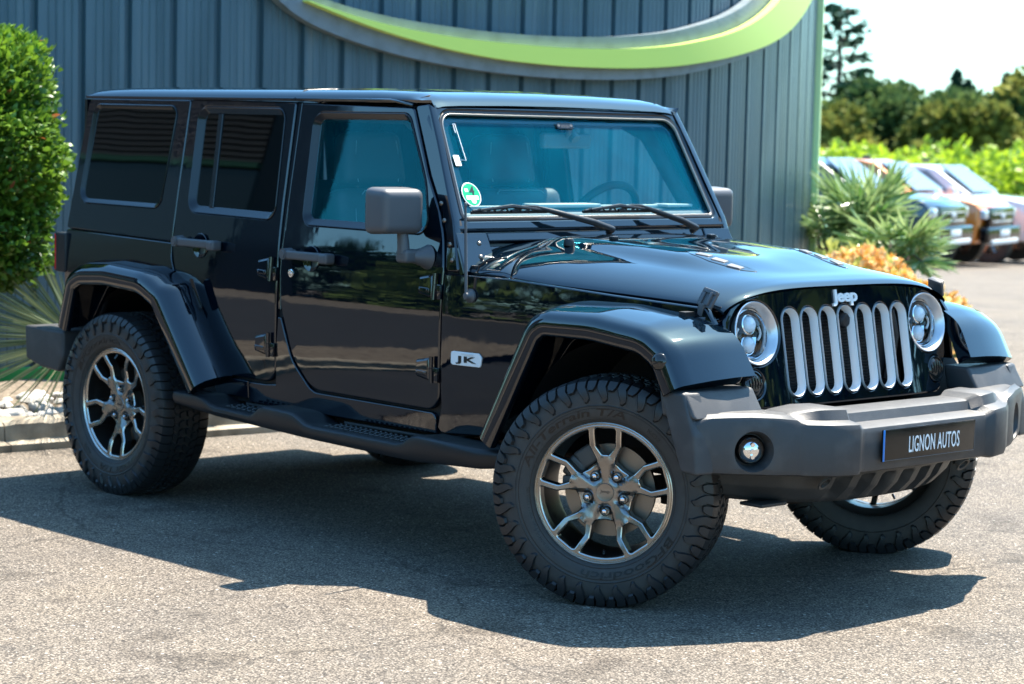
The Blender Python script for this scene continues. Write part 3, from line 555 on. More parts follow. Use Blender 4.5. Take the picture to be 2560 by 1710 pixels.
for s in (-1, 1):
    mb = flare(FP, 'fender_flare', lambda x: lerp(x, [.9, 1.1, 1.3, 1.8, 1.87], [.735, .70, .665, .615, .60]), s, (.038, .050)); o = mb.build('fender_flare', 'paint', car, 45)
    m = MB(); m.lathe([(.030, 0), (.030, .006), (.026, .010), (.02, .014), (0, .017)], (1.776, s * .932, .868), (.15, s, .1), 24); m.build('side_marker', 'lens_dark', o, 50)
    mb = flare(RP, 'fender_flare', lambda x: .778, s, (.030, .050)); o = mb.build('fender_flare', 'paint', car, 45)
    t = Vector((.0865, 0, -.108)).normalized(); m = MB()
    rr_ = rounded([(-.978, .925, .008), (-.945, .925, .008), (-.872, .80, .008), (-.905, .80, .008)], 3)
    fl2 = lambda u, v, h: (u - .030 + h * .7, s * (.835 + h * .4), v + .040 + h * .5); panel(m, rr_, [], fl2, .004, .02, 9); m.build('side_reflector', 'gloss_black', o, 45)
# ---- steps
STP = [(-.985, .500), (-.83, .500), (-.79, .494), (-.735, .470), (-.69, .464), (-.47, .457), (-.44, .466), (-.40, .494), (-.37, .498), (-.22, .494), (-.18, .488), (-.11, .458), (-.06, .452), (.44, .446), (.48, .456), (.52, .480), (.56, .486), (.88, .476), (.98, .470), (1.02, .455)]
for s in (-1, 1):
    sb = MB(); rings = []
    for x, z in STP:
        inn = .74; o_ = .925 if x < .9 else .925 - (x - .9) * .9; zb = lerp(x, [-.97, -.7, .2, .7, 1.02], [.445, .420, .385, .385, .41])
        rings.append([(x, s * inn, z - .012), (x, s * (inn + .05), z - .004), (x, s * (o_ - .030), z), (x, s * (o_ - .012), z - .0025), (x, s * (o_ - .003), z - .009), (x, s * o_, z - .022), (x, s * (o_ - .004), zb + .016), (x, s * (o_ - .012), zb + .003), (x, s * (o_ - .03), zb), (x, s * (inn + .02), zb - .004), (x, s * inn, zb + .01)])
    sb.loft(rings); o = sb.build('side_step', 'plastic_dark', car, 40)
    for xa, xb in ((-.69, -.48), (-.05, .43)):
        tp_ = MB(); n = int((xb - xa) / .030)
        for i in range(n):
            for j in range(4):
                x = xa + .015 + i * (xb - xa) / n + (j % 2) * .012; y = .795 + j * .027; tp_.box((x, s * y, lerp(x, [a for a, b in STP], [b for a, b in STP]) + .0015), (.020, .009, .006), Matrix.Rotation(.5 if j % 2 else -.5, 3, 'Z'), .002, 1)
        tp_.box(((xa + xb) / 2, s * .765, (.466 if xa < -.3 else .456)), (xb - xa, .010, .010), None, .003); tp_.build('tread_pad', 'plastic', o, 40)
# ---- rear bumper, tail lights, rear body
rb = MB(); rb.box((-2.07, 0, .60), (.20, 1.30, .18), None, .02, 3)
for s in (-1, 1): rb.prism([(-2.175, .680), (-1.855, .676), (-1.86, .560), (-1.90, .490), (-2.04, .50), (-2.165, .530)], lambda u, v, h: (u, s * h, v), .62, .905, .016, 3)
rb.build('rear_bumper', 'plastic', car, 42)
for s in (-1, 1):
    t = MB(); t.box((-2.055, s * .745, 1.012), (.085, .105, .178), None, .010, 3); o = t.build('tail_light', 'plastic_dark', car, 42)
    t = MB(); t.box((-2.092, s * .745, 1.012), (.022, .106, .165), None, .008, 3); t.build('lens', 'red_lens', o, 42)
# ---- chassis below
ch = MB()
for s in (-1, 1):
    ch.box((-.15, s * .42, .455), (3.5, .07, .11), None, .01); ch.tube([(-1.47, s * .45, .36), (-1.0, s * .46, .38), (-.72, s * .50, .41)], .028, 10); ch.tube([(1.40, s * .45, .34), (1.0, s * .46, .40), (.75, s * .46, .43)], .028, 10)
    ch.box((-.72, s * .52, .415), (.11, .09, .075), None, .015); ch.tube([(-1.55, s * .50, .33), (-1.62, s * .54, .80)], .035, 10); ch.tube([(1.52, s * .56, .33), (1.50, s * .55, .85)], .05, 12)
    ch.box((.1, s * .66, .43), (1.7, .06, .05)); ch.box((.93, s * .72, .40), (.05, .05, .04))
ch.cyl((-1.473, -.70, .387), (-1.473, .70, .387), .042, None, 14); ch.cyl((1.473, -.62, .387), (1.473, .62, .387), .040, None, 14); ch.sphere((-1.473, .0, .387), .14); ch.sphere((1.473, .12, .387), .13)
ch.box((.1, 0, .42), (1.5, .55, .12), None, .03); ch.tube([(1.60, -.60, .37), (1.60, .60, .37)], .018, 8); ch.tube([(-1.2, .25, .42), (-1.9, .25, .45), (-2.15, .30, .45)], .03, 10)
ch.build('chassis', 'rust', car, 45)
# ---- badge on the front wing
bd = MB(); bfn = sidef(-1, .001); o2 = rounded([(.592, .744, .012), (.738, .744, .010), (.742, .780, .010), (.728, .795, .006), (.592, .795, .010)], 4); panel(bd, o2, [], sidef(-1, .006), .002, .005, 9); o_bd = bd.build('badge', 'badge_white', car, 35)
bt = MB(); put_text(bt, 'JK', lambda u, v, d: sidef(-1, .0065)(u + .668, v + .7645, d), .100, .030, extrude=.0012, bold=.035, space=1.15); bt.build('lettering', 'letter_black', o_bd, 25)
bt = MB(); bt.box(sidef(-1, .0068)(.655, .787, 0), (.095, .001, .006)); bt.build('lettering', 'satin', o_bd)
# ---- interior
ds = MB(); ds.prism([(.55, 1.235), (.50, 1.300), (.30, 1.304), (.16, 1.265), (.14, 1.05), (.55, 1.0)], lambda u, v, h: (u, h, v), -.70, .70, .018, 3); o_ds = ds.build('dashboard', 'dash', car, 45)
dt = MB(); dt.box((.400, -.05, 1.318), (.10, .34, .014), None, .005); dt.box((.40, .02, 1.311), (.03, 1.20, .014), None, .004); dt.box((.43, .56, 1.316), (.08, .15, .012), None, .005); dt.build('dash_sunlit', 'dash_sunlit', o_ds, 45)  # pale strips paint the sunlit top of the dashboard
for y in (-.37, .37):
    stt = MB(); stt.box((-.30, y, 1.08), (.15, .50, .56), Matrix.Rotation(-.20, 3, 'Y'), .06, 4); stt.box((-.05, y, .80), (.52, .50, .16), None, .05, 3); o = stt.build('seat', 'seat', car, 60)
    hr = MB(); hr.box((-.41, y, 1.475), (.115, .31, .225), Matrix.Rotation(-.12, 3, 'Y'), .050, 5, lambda co: Vector((co.x, co.y * (1 + .18 * co.z / .11 * -.5), co.z))); hr.build('headrest', 'seat', o, 60)
    for q in (-.075, .075): hr = MB(); hr.cyl((-.375, y + q, 1.32), (-.40, y + q, 1.40), .008, None, 8); hr.build('headrest_post', 'chrome', o)
    stc = MB()
    for q in (-1, 1): stc.tube([(-.345, y + q * .105, 1.385), (-.352, y + q * .120, 1.45), (-.362, y + q * .105, 1.55), (-.39, y + q * .08, 1.588)], .0016, 5)
    stc.tube([(-.225, y - .20, 1.10), (-.270, y - .18, 1.30), (-.285, y - .12, 1.352), (-.285, y + .12, 1.352), (-.27, y + .18, 1.30)], .0018, 5); stc.build('stitching', 'stitch', o)
rs = MB(); rs.box((-1.35, 0, 1.05), (.16, 1.25, .62), Matrix.Rotation(-.2, 3, 'Y'), .05, 3); rs.build('rear_seat', 'seat', car, 60)
rc = MB()
for s in (-1, 1):
    rc.tube([(-.50, s * .66, .6), (-.50, s * .655, 1.25), (-.50, s * .60, 1.62), (-.50, s * .52, 1.67), (-.50, 0, 1.675)], .035, 12); rc.tube([(.10, s * .60, 1.655), (-.5, s * .60, 1.66), (-1.5, s * .60, 1.655), (-1.9, s * .62, 1.2)], .035, 12); rc.tube([(.10, s * .60, 1.655), (.22, s * .615, 1.60), (.46, s * .655, 1.27), (.47, s * .66, .9)], .036, 12)
rc.tube([(.10, -.6, 1.655), (.10, .6, 1.655)], .03, 10); rc.build('roll_cage', 'interior', car, 60)
sw = MB(); cs = Vector((.20, .37, 1.235)); ax = Vector((-.86, 0, .50)).normalized(); u = Vector((0, 1, 0)); w = ax.cross(u)
sw.tube([cs + u * .185 * math.cos(t) + w * .185 * math.sin(t) for t in np.linspace(0, 2 * PI, 41)], .017, 10, False); sw.sphere(tuple(cs - ax * .01), .062)
for t in (R(90), R(205), R(335)): sw.tube([cs, cs + (u * math.cos(t) + w * math.sin(t)) * .18], [.03, .014], 8)
sw.cyl(cs, cs - ax * .30, .03, None, 12); sw.build('steering_wheel', 'interior', car, 50)
rm = MB(); rm.box((.285, .072, 1.570), (.035, .265, .062), None, .014, 4); rm.tube([(.275, .075, 1.575), (.315, .06, 1.60), (.335, .045, 1.622)], .012, 8); rm.cyl((.285, .10, 1.605), (.318, .10, 1.575), .024, .02, 14); rm.build('rear_view_mirror', 'plastic_grey', car, 50)
for s in (-1, 1): sv = MB(); sv.box((.20, s * .33, 1.652), (.16, .46, .016), Matrix.Rotation(.12, 3, 'Y'), .006); sv.build('sun_visor', 'plastic_grey', car)
# ------------------------------------------------------------------ wheels (local axis: outside = -y)
def yface(r): return lerp(r, [0, .045, .085, .125, .17, .21, .245], [.074, .074, .078, .086, .093, .098, .100])
def wf(u, v, h):
    r = math.hypot(u, v); k = abs(((math.degrees(math.atan2(v, u)) - 90 + 36) % 72) - 36) / 36; dip = .015 * smooth(.30, .62, k) * smooth(.038, .060, r) * (1 - smooth(.098, .125, r)) + .006 * smooth(.1, .22, k * r / .1) * smooth(.10, .13, r) * (1 - smooth(.15, .20, r))
    return (u, -(yface(r) - dip + h), v)
def rot2(p, a): return (p[0] * math.cos(a) - p[1] * math.sin(a), p[0] * math.sin(a) + p[1] * math.cos(a))
TPROF = [(.242, .094), (.246, .105), (.255, .113), (.268, .119), (.285, .123), (.300, .1245), (.303, .1275), (.306, .1245), (.335, .1245), (.362, .116), (.378, .101), (.384, .07), (.384, 0)]
def sideh(r): return lerp(r, [a for a, b in TPROF[:10]], [b for a, b in TPROF[:10]])
def make_wheel():
    rim = MB(); holes = []
    for k in range(5):
        a = k * 2 * PI / 5
        holes.append([rot2(p, a) for p in rounded([(-.037, .2215, .008), (.037, .2215, .008), (.0345, .160, .01), (.0125, .131, .006), (-.0125, .131, .006), (-.0345, .160, .01)], 4)])
        A = [(.0590, .213, .008), (.0565, .158, .014), (.0345, .117, .014), (.0330, .100, .008)]; Bm = [(-x, y, r) for x, y, r in A[::-1]]; d = -2 * PI / 5
        arc = [(.2215 * math.cos(t), .2215 * math.sin(t), 0) for t in np.linspace(R(90 - 72 + 17), R(90 - 17), 9)]
        mid = [(.096 * math.cos(R(54)), .096 * math.sin(R(54)), .02)]
        poly = [(*p[:2], p[2]) for p in A] + mid + [(*rot2(p[:2], d), p[2]) for p in Bm] + arc
        holes.append([rot2(p, a) for p in rounded(poly, 4)])
    panel(rim, circle(0, 0, .2375, 90), holes, wf, .005, .036, .0085, drop=.005, holedepth=.040, edge=2)
    rim.cur = 2; rim.lathe([(.2365, .094), (.2385, .100), (.2415, .1035), (.2445, .102), (.2455, .094)], (0, 0, 0), (0, -1, 0), 72)
    rim.cur = 1; rim.lathe([(.238, .092), (.231, .085), (.224, .06), (.219, .0), (.212, -.06), (.214, -.09), (.236, -.098), (.243, -.104), (.245, -.095)], (0, 0, 0), (0, -1, 0), 64)
    rim.lathe([(.04, .04), (.075, .035), (.075, .0), (.04, -.02)], (0, 0, 0), (0, -1, 0), 24)
    w = rim.build('wheel', ['rim', 'rim_dark', 'rim_edge'], None, 32)
    ca = MB(); ca.lathe([(.0315, -.004), (.0315, .0015), (.030, .003), (.028, .0025), (0, .003)], (0, -.074, 0), (0, -1, 0), 36); cap = ca.build('centre_cap', 'rim', w, 50)
    ct = MB(); put_text(ct, 'Jeep', lambda u, v, d: (u, -.077 - d, v + .002), .034, .013, extrude=.0006, bold=.02); ct.build('cap_emblem', 'rim_dark', w, 30)
    for k in range(5):
        a = R(54 + 72 * k); c = Vector((.066 * math.cos(a), -.056, .066 * math.sin(a))); n = MB(); n.lathe([(.017, .004), (.0165, .0135), (.0145, .015), (.0145, .006), (.0105, .004)], c, (0, -1, 0), 24); n.build('lug_pocket', 'rim_dark', w, 40)
        n = MB(); n.lathe([(.0108, 0), (.0106, .018), (.0085, .0245), (.004, .027), (0, .027)], c, (0, -1, 0), 6); n.build('lug_nut', 'chrome', w, 25)
    va_ = MB(); va_.cyl((.005, -.085, -.214), (.008, -.097, -.196), .005, None, 8); va_.build('valve', 'gloss_black', w)
    ty = MB(); full = TPROF + [(r, -h) for r, h in TPROF[-2::-1]]; ty.lathe(full, (0, 0, 0), (0, -1, 0), 96)
    # raised lettering and hairline rings on the sidewall
    ty.cur = 2
    def arcf(rt, ac, d0=.0006): return lambda u, v, d: ((rt + v) * math.cos(ac - u / rt), -(sideh(rt + v) + d0 + d), (rt + v) * math.sin(ac - u / rt))
    put_text(ty, 'All-Terrain T/A', arcf(.281, R(119)), .445, .027, extrude=.0008, bold=.015, shear=.15)
    put_text(ty, 'BFGoodrich', arcf(.281, R(-66)), .370, .027, extrude=.0008, bold=.015, shear=.1)
    put_text(ty, 'KO2', arcf(.276, R(50)), .055, .013, extrude=.0004)
    put_text(ty, 'LT265/70R17 121/118S', arcf(.262, R(196)), .16, .010, extrude=.0003); put_text(ty, 'LOAD RANGE E', arcf(.270, R(222)), .11, .009, extrude=.0003)
    for rr in (.256, .2935): ty.lathe([(rr - .0012, sideh(rr) - .001), (rr - .0008, sideh(rr) + .0009), (rr + .0008, sideh(rr) + .0009), (rr + .0012, sideh(rr) - .001)], (0, 0, 0), (0, -1, 0), 90)
    ty.cur = 1; NP = 32; pit = 2 * PI / NP
    def P(r, h, a): return (r * math.cos(a), -h, r * math.sin(a))
    for sd in (1, -1):
        for k in range(NP):
            for half in (0, 1):
                a0 = (k + half * .5 + (0 if sd > 0 else .25)) * pit
                outp = [(.066, .3955, 0, .21), (.098, .3945, .02, .215), (.117, .387, .06, .20), (.1275, .369, .12, .19), (.1325, .349, .02, .20), (.1335, .330, -.08, .14), (.132, .318, -.02, .06)]
                if half: outp = outp[:4] + [(.1315, .358, .16, .11)]
                inp = [(h - .008 if i > 1 else h, r - .013 + (.006 if i > 2 else 0)) for i, (h, r, _, _) in enumerate(outp)]
                rings = []
                for (h, r, sh, hwid), (hi, ri) in zip(outp, inp):
                    c = a0 + sh * pit; e = hwid * pit; rings.append([P(ri, sd * hi, c - e * 1.12), P(r, sd * h, c - e), P(r + .0004, sd * h, c), P(r, sd * h, c + e), P(ri, sd * hi, c + e * 1.12)])
                ty.loft(rings)
        for k in range(NP * 2):                      # interlocking blocks of the two inner rows on this half
            a0 = (k + .25) * pit / 2
            for h0, z in ((.050, 1), (.0185, -1)):
                z *= sd; fp = [(-.012, -.34), (-.004, -.40), (.012, -.20), (.0135, .34), (.004, .40), (-.0135, .18)]
                c = a0 + (0 if h0 > .03 else .25 * pit); top = [P(.3955, sd * h0 + q * z, c + a * pit / 2) for q, a in fp]; bot = [P(.382, sd * h0 + q * z * 1.12, c + a * 1.1 * pit / 2) for q, a in fp]
                ty.loft([bot, top])
    ty.build('tyre', ['rubber', 'tread', 'letter_rubber'], w, 34)
    bd_ = MB(); bd_.lathe([(.160, .010), (.160, -.012), (.085, -.012), (.085, .010), (.160, .010)], (0, 0, 0), (0, -1, 0), 56); bd_.lathe([(.085, .010), (.080, .035), (.04, .038), (0, .038)], (0, 0, 0), (0, -1, 0), 36); bd_.build('brake_disc', 'steel', w, 35)
    bc = MB(); 
    for t in (R(125), R(150)): bc.box((.138 * math.cos(t), -.002, .138 * math.sin(t)), (.07, .075, .075), Matrix.Rotation(-t, 3, 'Y'), .014, 3)
    bc.box((-.14, -.03, .02), (.045, .03, .05), None, .01); bc.build('brake_caliper', 'cast', w, 45)
    return w
w0 = make_wheel(); w0.parent = car; HR = .389
DR, DL = R(29.5), R(33)
w0.location = (1.473 - .078 * math.sin(DR), -.863 + .078 * math.cos(DR), HR); w0.rotation_euler = (0, 0, DR)
for loc, rz, spin in (((1.345, .775, HR), PI + DL, .4), ((-1.473, -.785, HR), 0, PI), ((-1.473, .785, HR), PI, 1.0)):
    w = copy_tree(w0, car); w.location = loc; w.rotation_euler = (0, spin, rz)
# ------------------------------------------------------------------ setting: ground, kerb, wall
def gz(x, y):
    d = -.6 * x + .8 * y; return -.74 * smooth(9, 40, d) - 2.0 * smooth(45, 130, d)
def nodes(name):
    m = bpy.data.materials.new(name); m.use_nodes = True; M[name] = m; nt = m.node_tree; return nt, nt.nodes['Principled BSDF'], nt.nodes.new('ShaderNodeTexCoord')
def asphalt():
    nt, b, tc = nodes('asphalt'); L = nt.links.new; N = nt.nodes.new
    def ramp(src, stops):
        r = N('ShaderNodeValToRGB'); cr = r.color_ramp
        while len(cr.elements) < len(stops): cr.elements.new(0.5)
        for e, (p, c) in zip(cr.elements, stops): e.position = p; e.color = (*c, 1)
        L(src, r.inputs[0]); return r.outputs[0]
    def mul(p, q, f=1.0):
        m = N('ShaderNodeMix'); m.data_type = 'RGBA'; m.blend_type = 'MULTIPLY'; m.inputs[0].default_value = f; L(p, m.inputs[6]); L(q, m.inputs[7]); return m.outputs[2]
    def noise(s, det=6, ro=.6, dist=0): n = N('ShaderNodeTexNoise'); n.inputs['Scale'].default_value = s; n.inputs['Detail'].default_value = det; n.inputs['Roughness'].default_value = ro; n.inputs['Distortion'].default_value = dist; L(tc.outputs['Object'], n.inputs[0]); return n.outputs[0]
    def vor(s, f='F1'): v = N('ShaderNodeTexVoronoi'); v.feature = f; v.inputs['Scale'].default_value = s; L(tc.outputs['Object'], v.inputs['Vector']); return v
    v = vor(145); sep = N('ShaderNodeSeparateColor'); L(v.outputs['Color'], sep.inputs[0])
    st = ramp(sep.outputs[0], [(0, (.06, .050, .042)), (.12, (.10, .086, .072)), (.40, (.165, .144, .120)), (.75, (.215, .188, .158)), (.95, (.27, .240, .205)), (1, (.42, .385, .34))])
    gap = N('ShaderNodeMapRange'); gap.inputs[1].default_value = .3; gap.inputs[2].default_value = .7; gap.inputs[3].default_value = 1; gap.inputs[4].default_value = .32; L(v.outputs['Distance'], gap.inputs[0])
    col = mul(st, gap.outputs[0])
    v3 = vor(46); s3 = N('ShaderNodeSeparateColor'); L(v3.outputs['Color'], s3.inputs[0])     # sparse pale chips and dark pits
    chip = N('ShaderNodeMath'); chip.operation = 'LESS_THAN'; L(v3.outputs['Distance'], chip.inputs[0]); chip.inputs[1].default_value = .26
    rare = N('ShaderNodeMath'); rare.operation = 'GREATER_THAN'; L(s3.outputs[0], rare.inputs[0]); rare.inputs[1].default_value = .968
    an = N('ShaderNodeMath'); an.operation = 'MULTIPLY'; L(chip.outputs[0], an.inputs[0]); L(rare.outputs[0], an.inputs[1])
    mx = N('ShaderNodeMix'); mx.data_type = 'RGBA'; L(an.outputs[0], mx.inputs[0]); L(col, mx.inputs[6]); mx.inputs[7].default_value = (.40, .38, .35, 1)
    rare2 = N('ShaderNodeMath'); rare2.operation = 'LESS_THAN'; L(s3.outputs[1], rare2.inputs[0]); rare2.inputs[1].default_value = .03
    an2 = N('ShaderNodeMath'); an2.operation = 'MULTIPLY'; L(chip.outputs[0], an2.inputs[0]); L(rare2.outputs[0], an2.inputs[1])
    my = N('ShaderNodeMix'); my.data_type = 'RGBA'; L(an2.outputs[0], my.inputs[0]); L(mx.outputs[2], my.inputs[6]); my.inputs[7].default_value = (.022, .020, .018, 1)
    col = mul(my.outputs[2], ramp(noise(.9, 10, .65), [(.30, (.72, .73, .76)), (.48, (.97, .97, .98)), (.60, (1.05, 1.04, 1.02)), (.78, (1.2, 1.16, 1.1))]))
    col = mul(col, ramp(noise(5.5, 5, .7, .6), [(.28, (.70, .69, .68)), (.42, (1.04, 1, .94)), (1, (1.12, 1.07, .99))]))
    col = mul(col, ramp(noise(2.6, 3, .5, .4), [(.0, (1, 1, 1)), (.60, (1, 1, 1)), (.66, (.72, .71, .70)), (.78, (.55, .54, .53))]))
    cr = vor(.55, 'DISTANCE_TO_EDGE'); dn = N('ShaderNodeMix'); dn.data_type = 'VECTOR'; w = N('ShaderNodeTexNoise'); w.inputs['Scale'].default_value = 2.3; w.inputs['Detail'].default_value = 8; L(tc.outputs['Object'], w.inputs[0]); dn.inputs[0].default_value = .28; L(tc.outputs['Object'], dn.inputs[4]); L(w.outputs['Color'], dn.inputs[5]); L(dn.outputs[1], cr.inputs['Vector'])
    crk = N('ShaderNodeMapRange'); crk.inputs[1].default_value = .0015; crk.inputs[2].default_value = .005; crk.inputs[3].default_value = .62; crk.inputs[4].default_value = 1; L(cr.outputs['Distance'], crk.inputs[0])
    col = mul(col, crk.outputs[0]); L(col, b.inputs['Base Color']); b.inputs['Roughness'].default_value = .85; b.inputs['Specular IOR Level'].default_value = .3
    ad = N('ShaderNodeMath'); ad.operation = 'MULTIPLY_ADD'; L(v.outputs['Distance'], ad.inputs[0]); ad.inputs[1].default_value = -1; L(sep.outputs[1], ad.inputs[2])
    bp = N('ShaderNodeBump'); bp.inputs['Strength'].default_value = .6; bp.inputs['Distance'].default_value = .003; L(ad.outputs[0], bp.inputs['Height']); L(bp.outputs[0], b.inputs['Normal'])
asphalt()
mat('kerb', (.33, .285, .215), .85, var=(7, (.15, .125, .09), .42, .72), bump=(90, .5, .006))
mat('soil', (.11, .085, .06), .95, var=(20, (.20, .165, .12), .4, .7), bump=(40, .8, .02))
mat('pebble', (.48, .46, .42), .8, var=(18, (.24, .225, .20), .4, .8), bump=(60, .3, .004))
mat('field', (.09, .14, .03), .95, var=(.6, (.14, .12, .06), .4, .7))
def cladding():
    nt, b, tc = nodes('cladding'); L = nt.links.new; N = nt.nodes.new; mp = N('ShaderNodeMapping'); mp.inputs['Scale'].default_value = (5, 5, .35); L(tc.outputs['Object'], mp.inputs[0])
    n = N('ShaderNodeTexNoise'); n.inputs['Scale'].default_value = 2.2; n.inputs['Detail'].default_value = 8; L(mp.outputs[0], n.inputs[0]); n2 = N('ShaderNodeTexNoise'); n2.inputs['Scale'].default_value = 55; n2.inputs['Detail'].default_value = 2; L(tc.outputs['Object'], n2.inputs[0])
    r = N('ShaderNodeValToRGB'); cr = r.color_ramp; cr.elements[0].position = .3; cr.elements[0].color = (.044, .090, .114, 1); cr.elements[1].position = .62; cr.elements[1].color = (.066, .124, .154, 1); q = cr.elements.new(.8); q.color = (.105, .150, .162, 1); L(n.outputs[0], r.inputs[0])
    sp = N('ShaderNodeMapRange'); sp.inputs[1].default_value = .73; sp.inputs[2].default_value = .78; L(n2.outputs[0], sp.inputs[0]); m = N('ShaderNodeMix'); m.data_type = 'RGBA'; L(sp.outputs[0], m.inputs[0]); L(r.outputs[0], m.inputs[6]); m.inputs[7].default_value = (.16, .15, .13, 1); L(m.outputs[2], b.inputs['Base Color'])
    rr = N('ShaderNodeMapRange'); rr.inputs[3].default_value = .22; rr.inputs[4].default_value = .42; L(n.outputs[0], rr.inputs[0]); L(rr.outputs[0], b.inputs['Roughness'])
cladding()
mat('lime', (.64, .80, .16), .38, 0, .4)
mat('lime_pale', (.62, .84, .42), .4)
mat('lime_dark', (.05, .30, .06), .4)
mat('sign_frame', (.155, .20, .225), .45, var=(9, (.12, .155, .17), .45, .7))
mat('dark_cladding', (.055, .055, .058), .45)
mat('dull_green', (.01, .05, .02), .5)
mat('dark_glass', (.008, .009, .010), .15)
g = MB(); xs = np.unique(np.concatenate([np.linspace(-420, -30, 34), np.linspace(-30, 14, 56), np.linspace(14, 200, 8)])); ys = np.unique(np.concatenate([np.linspace(-200, -12, 8), np.linspace(-12, 40, 60), np.linspace(40, 520, 40)]))
g.grid(lambda a, b: (lambda x, y: (x, y, gz(x, y)))(float(xs[round(a * (len(xs) - 1))]), float(ys[round(b * (len(ys) - 1))])), len(xs), len(ys))
tag(g.build('ground', 'asphalt'), kind='structure')
# grass and soil field beyond the car park
fd = MB(); D0 = Vector((-.6, .8)); Dp = Vector((.8, .6))
def fpt(a, b):
    d = 47 + 330 * a * a; s = (-160 + 320 * b); p = D0 * d + Dp * s; return (p.x, p.y, gz(p.x, p.y) + .05)
fd.grid(fpt, 40, 30); tag(fd.build('field', 'field'), kind='structure')
# kerb: blocks along the bed, with a gutter strip
def kx(y): return -2.775 + .075 * y
KD = Vector((.075, 1, 0)).normalized()
def kerb_mb(y0, y1):
    m = MB(); pr = [(-.02, -.05), (0, .0), (.0, .035), (-.045, .045), (-.052, .05), (-.058, .125), (-.075, .142), (-.20, .146), (-.21, .13), (-.21, -.05)]
    n = max(2, int((y1 - y0) / .06)); rr = []
    for i in range(n + 1):
        y = y0 + (y1 - y0) * i / n; e = .004 * math.sin(y * 23) + .003 * math.sin(y * 57); rr.append([(kx(y) + .03 + a + e * (b > .04), y, b + (e if b > .1 else 0)) for a, b in pr])
    m.loft(rr); return m
km = MB()
for k in range(10):
    y0 = -4.6 + k * 1.0; q = kerb_mb(y0 + .004, y0 + .996); km.add(q.v, q.f)
tag(km.build('kerb', 'kerb', angle=30), 'pale stained concrete kerb running behind the parked car', 'kerb', kind='thing')
# building wall: plan curve by heading
WP = (.6274, -4.5503, -.0568, -.0014, .0122, 1.0017); MOD = .3045
WX, WY, WT = [], [], []; x, y, ds = WP[1], WP[0], .01
for i in range(int(8.62 / ds)):
    s_ = i * ds; a = WP[2] + WP[3] * s_ + WP[4] * max(0, s_ - WP[5]) ** 2; WX.append(x); WY.append(y); WT.append(a); x -= math.sin(a) * ds; y += math.cos(a) * ds
WX, WY, WT = np.array(WX), np.array(WY), np.array(WT); WS = np.arange(len(WX)) * ds
def wallp(s, off, z):
    if s < 0: a = WP[2]; bx, by = WX[0] + math.sin(a) * -s, WY[0] + math.cos(a) * s
    else: bx, by, a = np.interp(s, WS, WX), np.interp(s, WS, WY), np.interp(s, WS, WT)
    return (float(bx + math.cos(a) * off), float(by + math.sin(a) * off), z)
HB = 3.02; S1 = 8.40
wl = MB(); prof_ = []
s = -MOD * 26 + .0
s = -MOD * 5
while s < S1 - .02:
    for ds_, o_ in ((-.052, 0), (-.047, -.034), (-.005, -.034), (0, 0), (0.054, 0), (0.059, -.0055), (0.066, -.0055), (0.071, 0), (0.104, 0), (0.109, -.0055), (0.116, -.0055), (0.121, 0), (0.154, 0), (0.159, -.0055), (0.166, -.0055), (0.171, 0), (0.204, 0), (0.209, -.0055), (0.216, -.0055), (0.221, 0)):
        if s + ds_ < S1: prof_.append((s + ds_, o_))
    s += MOD
bot = [wallp(a, o_, .12) for a, o_ in prof_]; top = [wallp(a, o_, HB) for a, o_ in prof_]
n = len(bot); wl.add(bot + top, [(i, i + 1, n + i + 1, n + i) for i in range(n - 1)])
e1 = wallp(S1, 0, .12); e0 = wallp(prof_[0][0], 0, .12); back = [(-22, e1[1] + 1.5, .12), (-22, e0[1] + .6, .12)]
for a, b in ((bot[-1], back[0]), (back[0], back[1]), (back[1], bot[0])): wl.add([a, b, (b[0], b[1], HB), (a[0], a[1], HB)], [(0, 1, 2, 3)])
wl.add([t for t in top[::17]] + [(p[0], p[1], HB) for p in back], [tuple(range(len(top[::17]) + 2))])
bld = wl.build('building', 'cladding', None, 20); tag(bld, 'blue-grey metal-clad building with a curved ribbed wall behind the car', 'building')
tr = MB(); tr.loft([[wallp(S1 + a, o_, z) for a, o_ in ((-.01, -.03), (-.01, .05), (.065, .05), (.065, -.06))] for z in (.0, HB + .02)]); tr.build('corner_trim', 'lime_pale', bld, 30)
tb = MB(); ss = np.linspace(-MOD * 5, S1 - .012, 90); tb.loft([[wallp(q, .045, .10), wallp(q, .045, .185), wallp(q, .034, .19), wallp(q, -.02, .19), wallp(q, -.02, .10)] for q in ss]); tb.build('base_trim', 'lime_dark', bld, 30)
pb_ = MB(); pb_.loft([[wallp(q, .02, -.2), wallp(q, .02, .10), wallp(q, -.10, .10), wallp(q, -.10, -.2)] for q in ss]); pb_.build('plinth', 'kerb', bld, 30)
